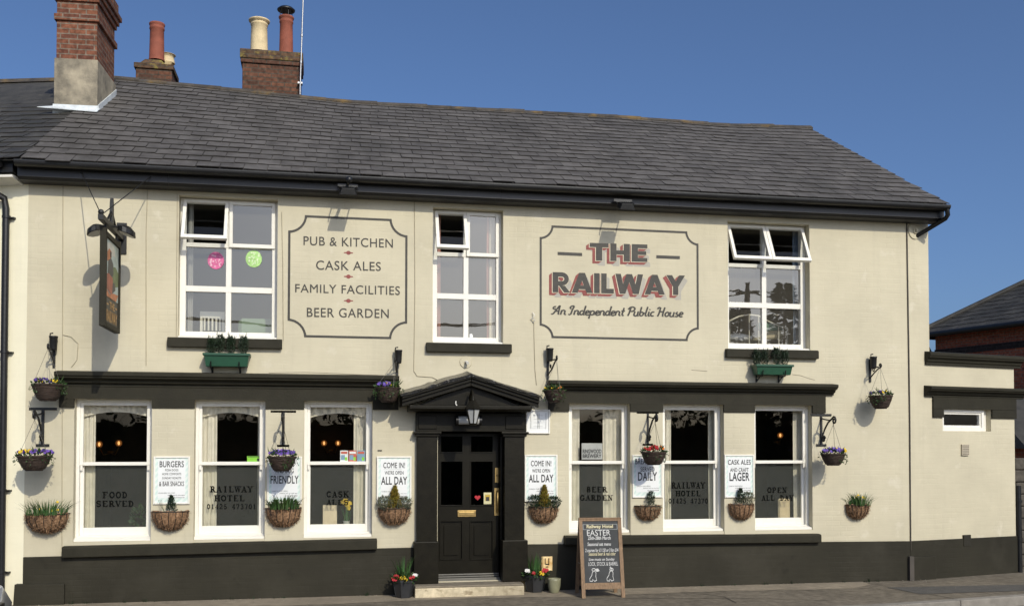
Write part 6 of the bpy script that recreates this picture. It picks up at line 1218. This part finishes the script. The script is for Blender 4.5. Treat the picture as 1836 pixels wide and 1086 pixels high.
for a_, b_ in zip(KP[1:-1], KP[2:]):
    n_ = max(1, int((b_-a_).length/.9)); d_ = (b_-a_).normalized(); v_ = Vector((-d_.y, d_.x, 0))*.15
    for i in range(n_):
        p_, q_ = lerp(a_, b_, i/n_)+d_*.005, lerp(a_, b_, (i+1)/n_)-d_*.005
        mb.hexa([p_-Vector((0, 0, .3)), q_-Vector((0, 0, .3)), q_+v_-Vector((0, 0, .3)), p_+v_-Vector((0, 0, .3)), p_+Vector((0, 0, .004)), q_+Vector((0, 0, .004)), q_+v_+Vector((0, 0, .004)), p_+v_+Vector((0, 0, .004))])
for i in range(16): x = 6.8-.915*(i+1); mb.box(x+.005, x+.91, -2.055, -1.905, -.3, .004)
setting(mb.build('kerb', m_kerb, bevel=.012))
mb = MB(); mb.box(-60, 60, -7.75, -7.6, -.3, .0); setting(mb.build('far_kerb', m_kerb)); mb = MB(); mb.box(-80, 80, -60, -7.75, -.3, -.005); setting(mb.build('bounce_ground', mat('pale bounce ground', (.46, .41, .31), .95, .2, 8, .6, 90)))  # unseen pale ground, added to bounce warm fill onto the facade
# litter of leaves and grit along the wall foot
mb = MB(); rg = random.Random(77)
for _ in range(420):
    x = rg.uniform(-3.6, 9.5); y_ = -.03-abs(rg.gauss(0, .12)) if rg.random() < .6 else rg.uniform(-1.0, -.05); y_ += max(0, (x-8.57))*.2; p_ = Vector((x, y_, .006+rg.random()*.003)); a = rg.uniform(0, 6.28); l_ = rg.uniform(.004, .014)
    mb.add([p_+Vector((l_*math.cos(a+t), l_*.6*math.sin(a+t), rg.uniform(0, .005))) for t in (0, 1.6, 3.1, 4.7)], [(0, 1, 2, 3)])
setting(mb.build('grit', mat('pale grit', (.33, .29, .23), .9, .4, 50, island=.6), orient=False), 'stuff')

# weeds in the joint at the wall foot
mb = MB(); rg = random.Random(91)
for _ in range(26):
    x = rg.choice((rg.uniform(-3.5, 1.1), rg.uniform(2.9, 8.4), rg.uniform(4.5, 8.4))); blades(mb, (x, -.035, 0), .03, rg.randint(5, 14), rg.uniform(.03, .075), rg, .006, .9)
setting(mb.build('weeds', m_leafdk, orient=False), 'stuff')
mb = MB()
for pts in ([(-3.6, -.95), (-2.4, -.86), (-1.2, -.91), (.2, -.80), (1.0, -.83)], [(2.6, -.9), (3.4, -.84), (4.3, -.95), (5.6, -1.2), (6.4, -1.55)], [(5.0, -.66), (5.2, -1.0), (5.15, -1.5)], [(7.2, -.4), (7.6, -.8), (8.0, -1.1), (8.1, -1.7)]):
    for (xa, ya), (xb, yb2) in zip(pts, pts[1:]): mb.quad((xa, ya, .0045), (xb, yb2, .0045), (xb, yb2+.014, .0045), (xa, ya+.014, .0045)) if abs(xb-xa) > abs(yb2-ya) else mb.quad((xa, ya, .0046), (xb, yb2, .0046), (xb+.014, yb2, .0046), (xa+.014, ya, .0046))
setting(mb.build('tarmac_cracks', mat('tarmac crack', (.05, .043, .035), .95), orient=False), 'stuff')

# ------------------------------------------------------------------ silver car whose nose shows at the lower left
ny = -3.2; nx = W(24, 1075, ny+.86).x+.02; car = thing('parked_car', (nx-2, ny, -.12), 'silver hatchback, only the tip of its nose in view at the lower left corner', 'car')
m_carp = mat('silver car paint', (.42, .43, .44), .3, .03, 10, metal=.6, coat=.6)
prof = [(0, .30), (.02, .52), (-.06, .66), (-.35, .80), (-1.0, .93), (-1.15, .96), (-1.85, 1.42), (-2.3, 1.50), (-3.2, 1.46), (-3.75, 1.05), (-3.95, .95), (-4.0, .55), (-3.95, .28), (-3.6, .22), (-.3, .2)]
mb = MB(); rings = []
for s_, wf in ((-1, .90), (-.93, .98), (-.6, 1.0), (0, 1.02), (.6, 1.0), (.93, .98), (1, .90)):
    rings.append([(nx+lerp(-2, x_, .985 if abs(s_) == 1 else 1)-(.04*s_*s_ if x_ > -.5 else 0), ny+s_*.86*(1 if z_ < 1 else 1-.22*(z_-.95)/.5), -.12+lerp(.6, z_, .9 if abs(s_) == 1 else 1)) for x_, z_ in prof])
n = len(prof); pts = [p_ for r_ in rings for p_ in r_]
mb.add(pts, [(i*n+j, i*n+(j+1) % n, (i+1)*n+(j+1) % n, (i+1)*n+j) for i in range(6) for j in range(n)], 0, True); mb.add(rings[0], [tuple(range(n))]); mb.add(rings[-1], [tuple(range(n))]); mb.build('body', m_carp, car)
for s_ in (-1, 1):
    for wx in (-.78, -3.2):
        mb = MB(); mb.lathe([(.18, -.1), (.28, -.1), (.31, -.06), (.31, .06), (.28, .1), (.18, .1)], (0, 0, 0), 28); mb.v = [Vector((nx+wx+v.x, ny+s_*.80+v.z, .19+v.y)) for v in mb.v]; wh = mb.build('wheel', m_gutter, car)
        mb = MB(); mb.lathe([(.001, .06), (.05, .07), (.18, .04), (.19, .09), (.19, -.05)], (0, 0, 0), 20); mb.v = [Vector((nx+wx+v.x, ny+s_*(.80+v.z), .19+v.y)) for v in mb.v]; mb.build('rim', m_alu, wh)
    mb = MB(); mb.hexa([(nx-.02, ny+s_*.45, .45), (nx-.05, ny+s_*.80, .45), (nx-.42, ny+s_*.865, .50), (nx-.4, ny+s_*.5, .5), (nx-.07, ny+s_*.45, .57), (nx-.11, ny+s_*.80, .57), (nx-.46, ny+s_*.865, .63), (nx-.42, ny+s_*.5, .60)]); mb.build('headlight', m_glass_door if 0 else mat('headlight lens', (.5, .52, .55), .1), car, bevel=.01)
mb = MB()
for k in range(4): mb.box(nx-.03, nx+.03, ny-.42, ny+.42, .24+k*.06, .275+k*.06)
mb.build('grille', m_gutter, car, bevel=.005)
m_cg = mat('dark car glass', (.015, .017, .018), .08)
mb = MB(); mb.hexa([(nx-1.14, ny-.70, .85), (nx-1.14, ny+.70, .85), (nx-1.2, ny+.66, .85), (nx-1.2, ny-.66, .85), (nx-1.83, ny-.64, 1.29), (nx-1.83, ny+.64, 1.29), (nx-1.9, ny+.6, 1.29), (nx-1.9, ny-.6, 1.29)]); mb.build('windscreen', m_cg, car)
for s_ in (-1, 1): mb = MB(); mb.prism([(nx-1.5, ny+s_*.86, .87), (nx-3.4, ny+s_*.86, .87), (nx-3.1, ny+s_*.72, 1.26), (nx-1.95, ny+s_*.72, 1.26)], [(nx-1.5, ny+s_*.8, .87), (nx-3.4, ny+s_*.8, .87), (nx-3.1, ny+s_*.66, 1.26), (nx-1.95, ny+s_*.66, 1.26)]); mb.build('side_window', m_cg, car)

# ------------------------------------------------------------------ across the road: what the panes mirror
def mirror(px_, py_, Yv): p_ = W(px_, py_, Yv); return Vector((p_.x, -Yv, p_.z))
def pole(p_, label):
    t = thing('telegraph_pole', (p_.x, p_.y, 0), label, 'telegraph pole'); mb = MB(); mb.tube([(p_.x, p_.y, -.1), (p_.x+.02, p_.y, p_.z*.5), (p_.x, p_.y, p_.z)], [.15, .13, .11], 12); mb.build('post', m_wood, t); mb = MB(); mb.box(p_.x-.5, p_.x+.5, p_.y-.05, p_.y+.05, p_.z-.45, p_.z-.35); mb.build('crossarm', m_wood, t)
    return p_
p1 = pole(mirror(1346, 505, 24), 'wooden telegraph pole across the road, mirrored in the upper right window'); p2 = pole(Vector((p1.x-34, -24, p1.z)), 'wooden telegraph pole far along the road, out of the photograph')
for k, off in enumerate((.42, -.42)):
    n = 24; pts = [lerp(p1, p2, i/n)+Vector((off, 0, -.3-1.9*4*(i/n)*(1-i/n))) for i in range(n+1)]; mb = MB(); mb.tube(pts, .03, 6); q2 = Vector((p1.x+40, -24, p1.z)); mb.tube([lerp(p1, q2, i/n)+Vector((off, 0, -.3-1.9*4*(i/n)*(1-i/n))) for i in range(n+1)], .03, 6)
    tag(mb.build('telephone_wire', m_gutter), ('overhead telephone wire, nearer of the pair on the poles', 'overhead telephone wire, farther of the pair on the poles')[k], 'wire')
def conifer(b, h, r, label, seed):
    rg = random.Random(seed); t = thing('conifer_tree', (b.x, b.y, 0), label, 'tree', 'conifers across the road'); mb = MB(); mb.tube([(b.x, b.y, 0), (b.x, b.y, h*.97)], [.2, .03], 8); mb.build('trunk', m_wood, t); mb = MB()
    for _ in range(2600):
        f_ = rg.random()**1.3; z = .6+f_*(h-.7); a = rg.uniform(0, 6.28); rr = r*(1-f_)**.8*rg.uniform(.25, 1)*(1+.3*math.sin(z*5+a*2)); d = Vector((math.cos(a), math.sin(a), rg.uniform(-.5, .3))).normalized(); leaf(mb, Vector((b.x+rr*math.cos(a), b.y+rr*math.sin(a), z)), d, rvec(rg), rg.uniform(.25, .55), .16)
    mb.build('crown', m_leafdk, t, orient=False)
q = mirror(1412, 505, 27); conifer(q, q.z, 2.0, 'tall conifer across the road, mirrored in the upper right window', 61); q = mirror(1330, 575, 26); conifer(q, q.z+.6, 2.4, 'shorter conifer across the road beside the telegraph pole', 62)
mb = MB(); rg = random.Random(63)
for _ in range(16000):
    x = rg.uniform(-26, 34); y_ = -19+rg.uniform(-.8, .8); top_ = 3.3+.35*math.sin(x*.7)+.4*math.sin(x*1.9+1); leaf(mb, Vector((x, y_, rg.uniform(0, top_))), rvec(rg).normalized(), rvec(rg), rg.uniform(.15, .3), .13)
mb.box(-26, 34, -19.5, -18.6, 0, 2.7); tag(mb.build('hedge', m_leafdk, orient=False), 'long dark hedge across the road, mirrored in the lower windows', 'hedge')
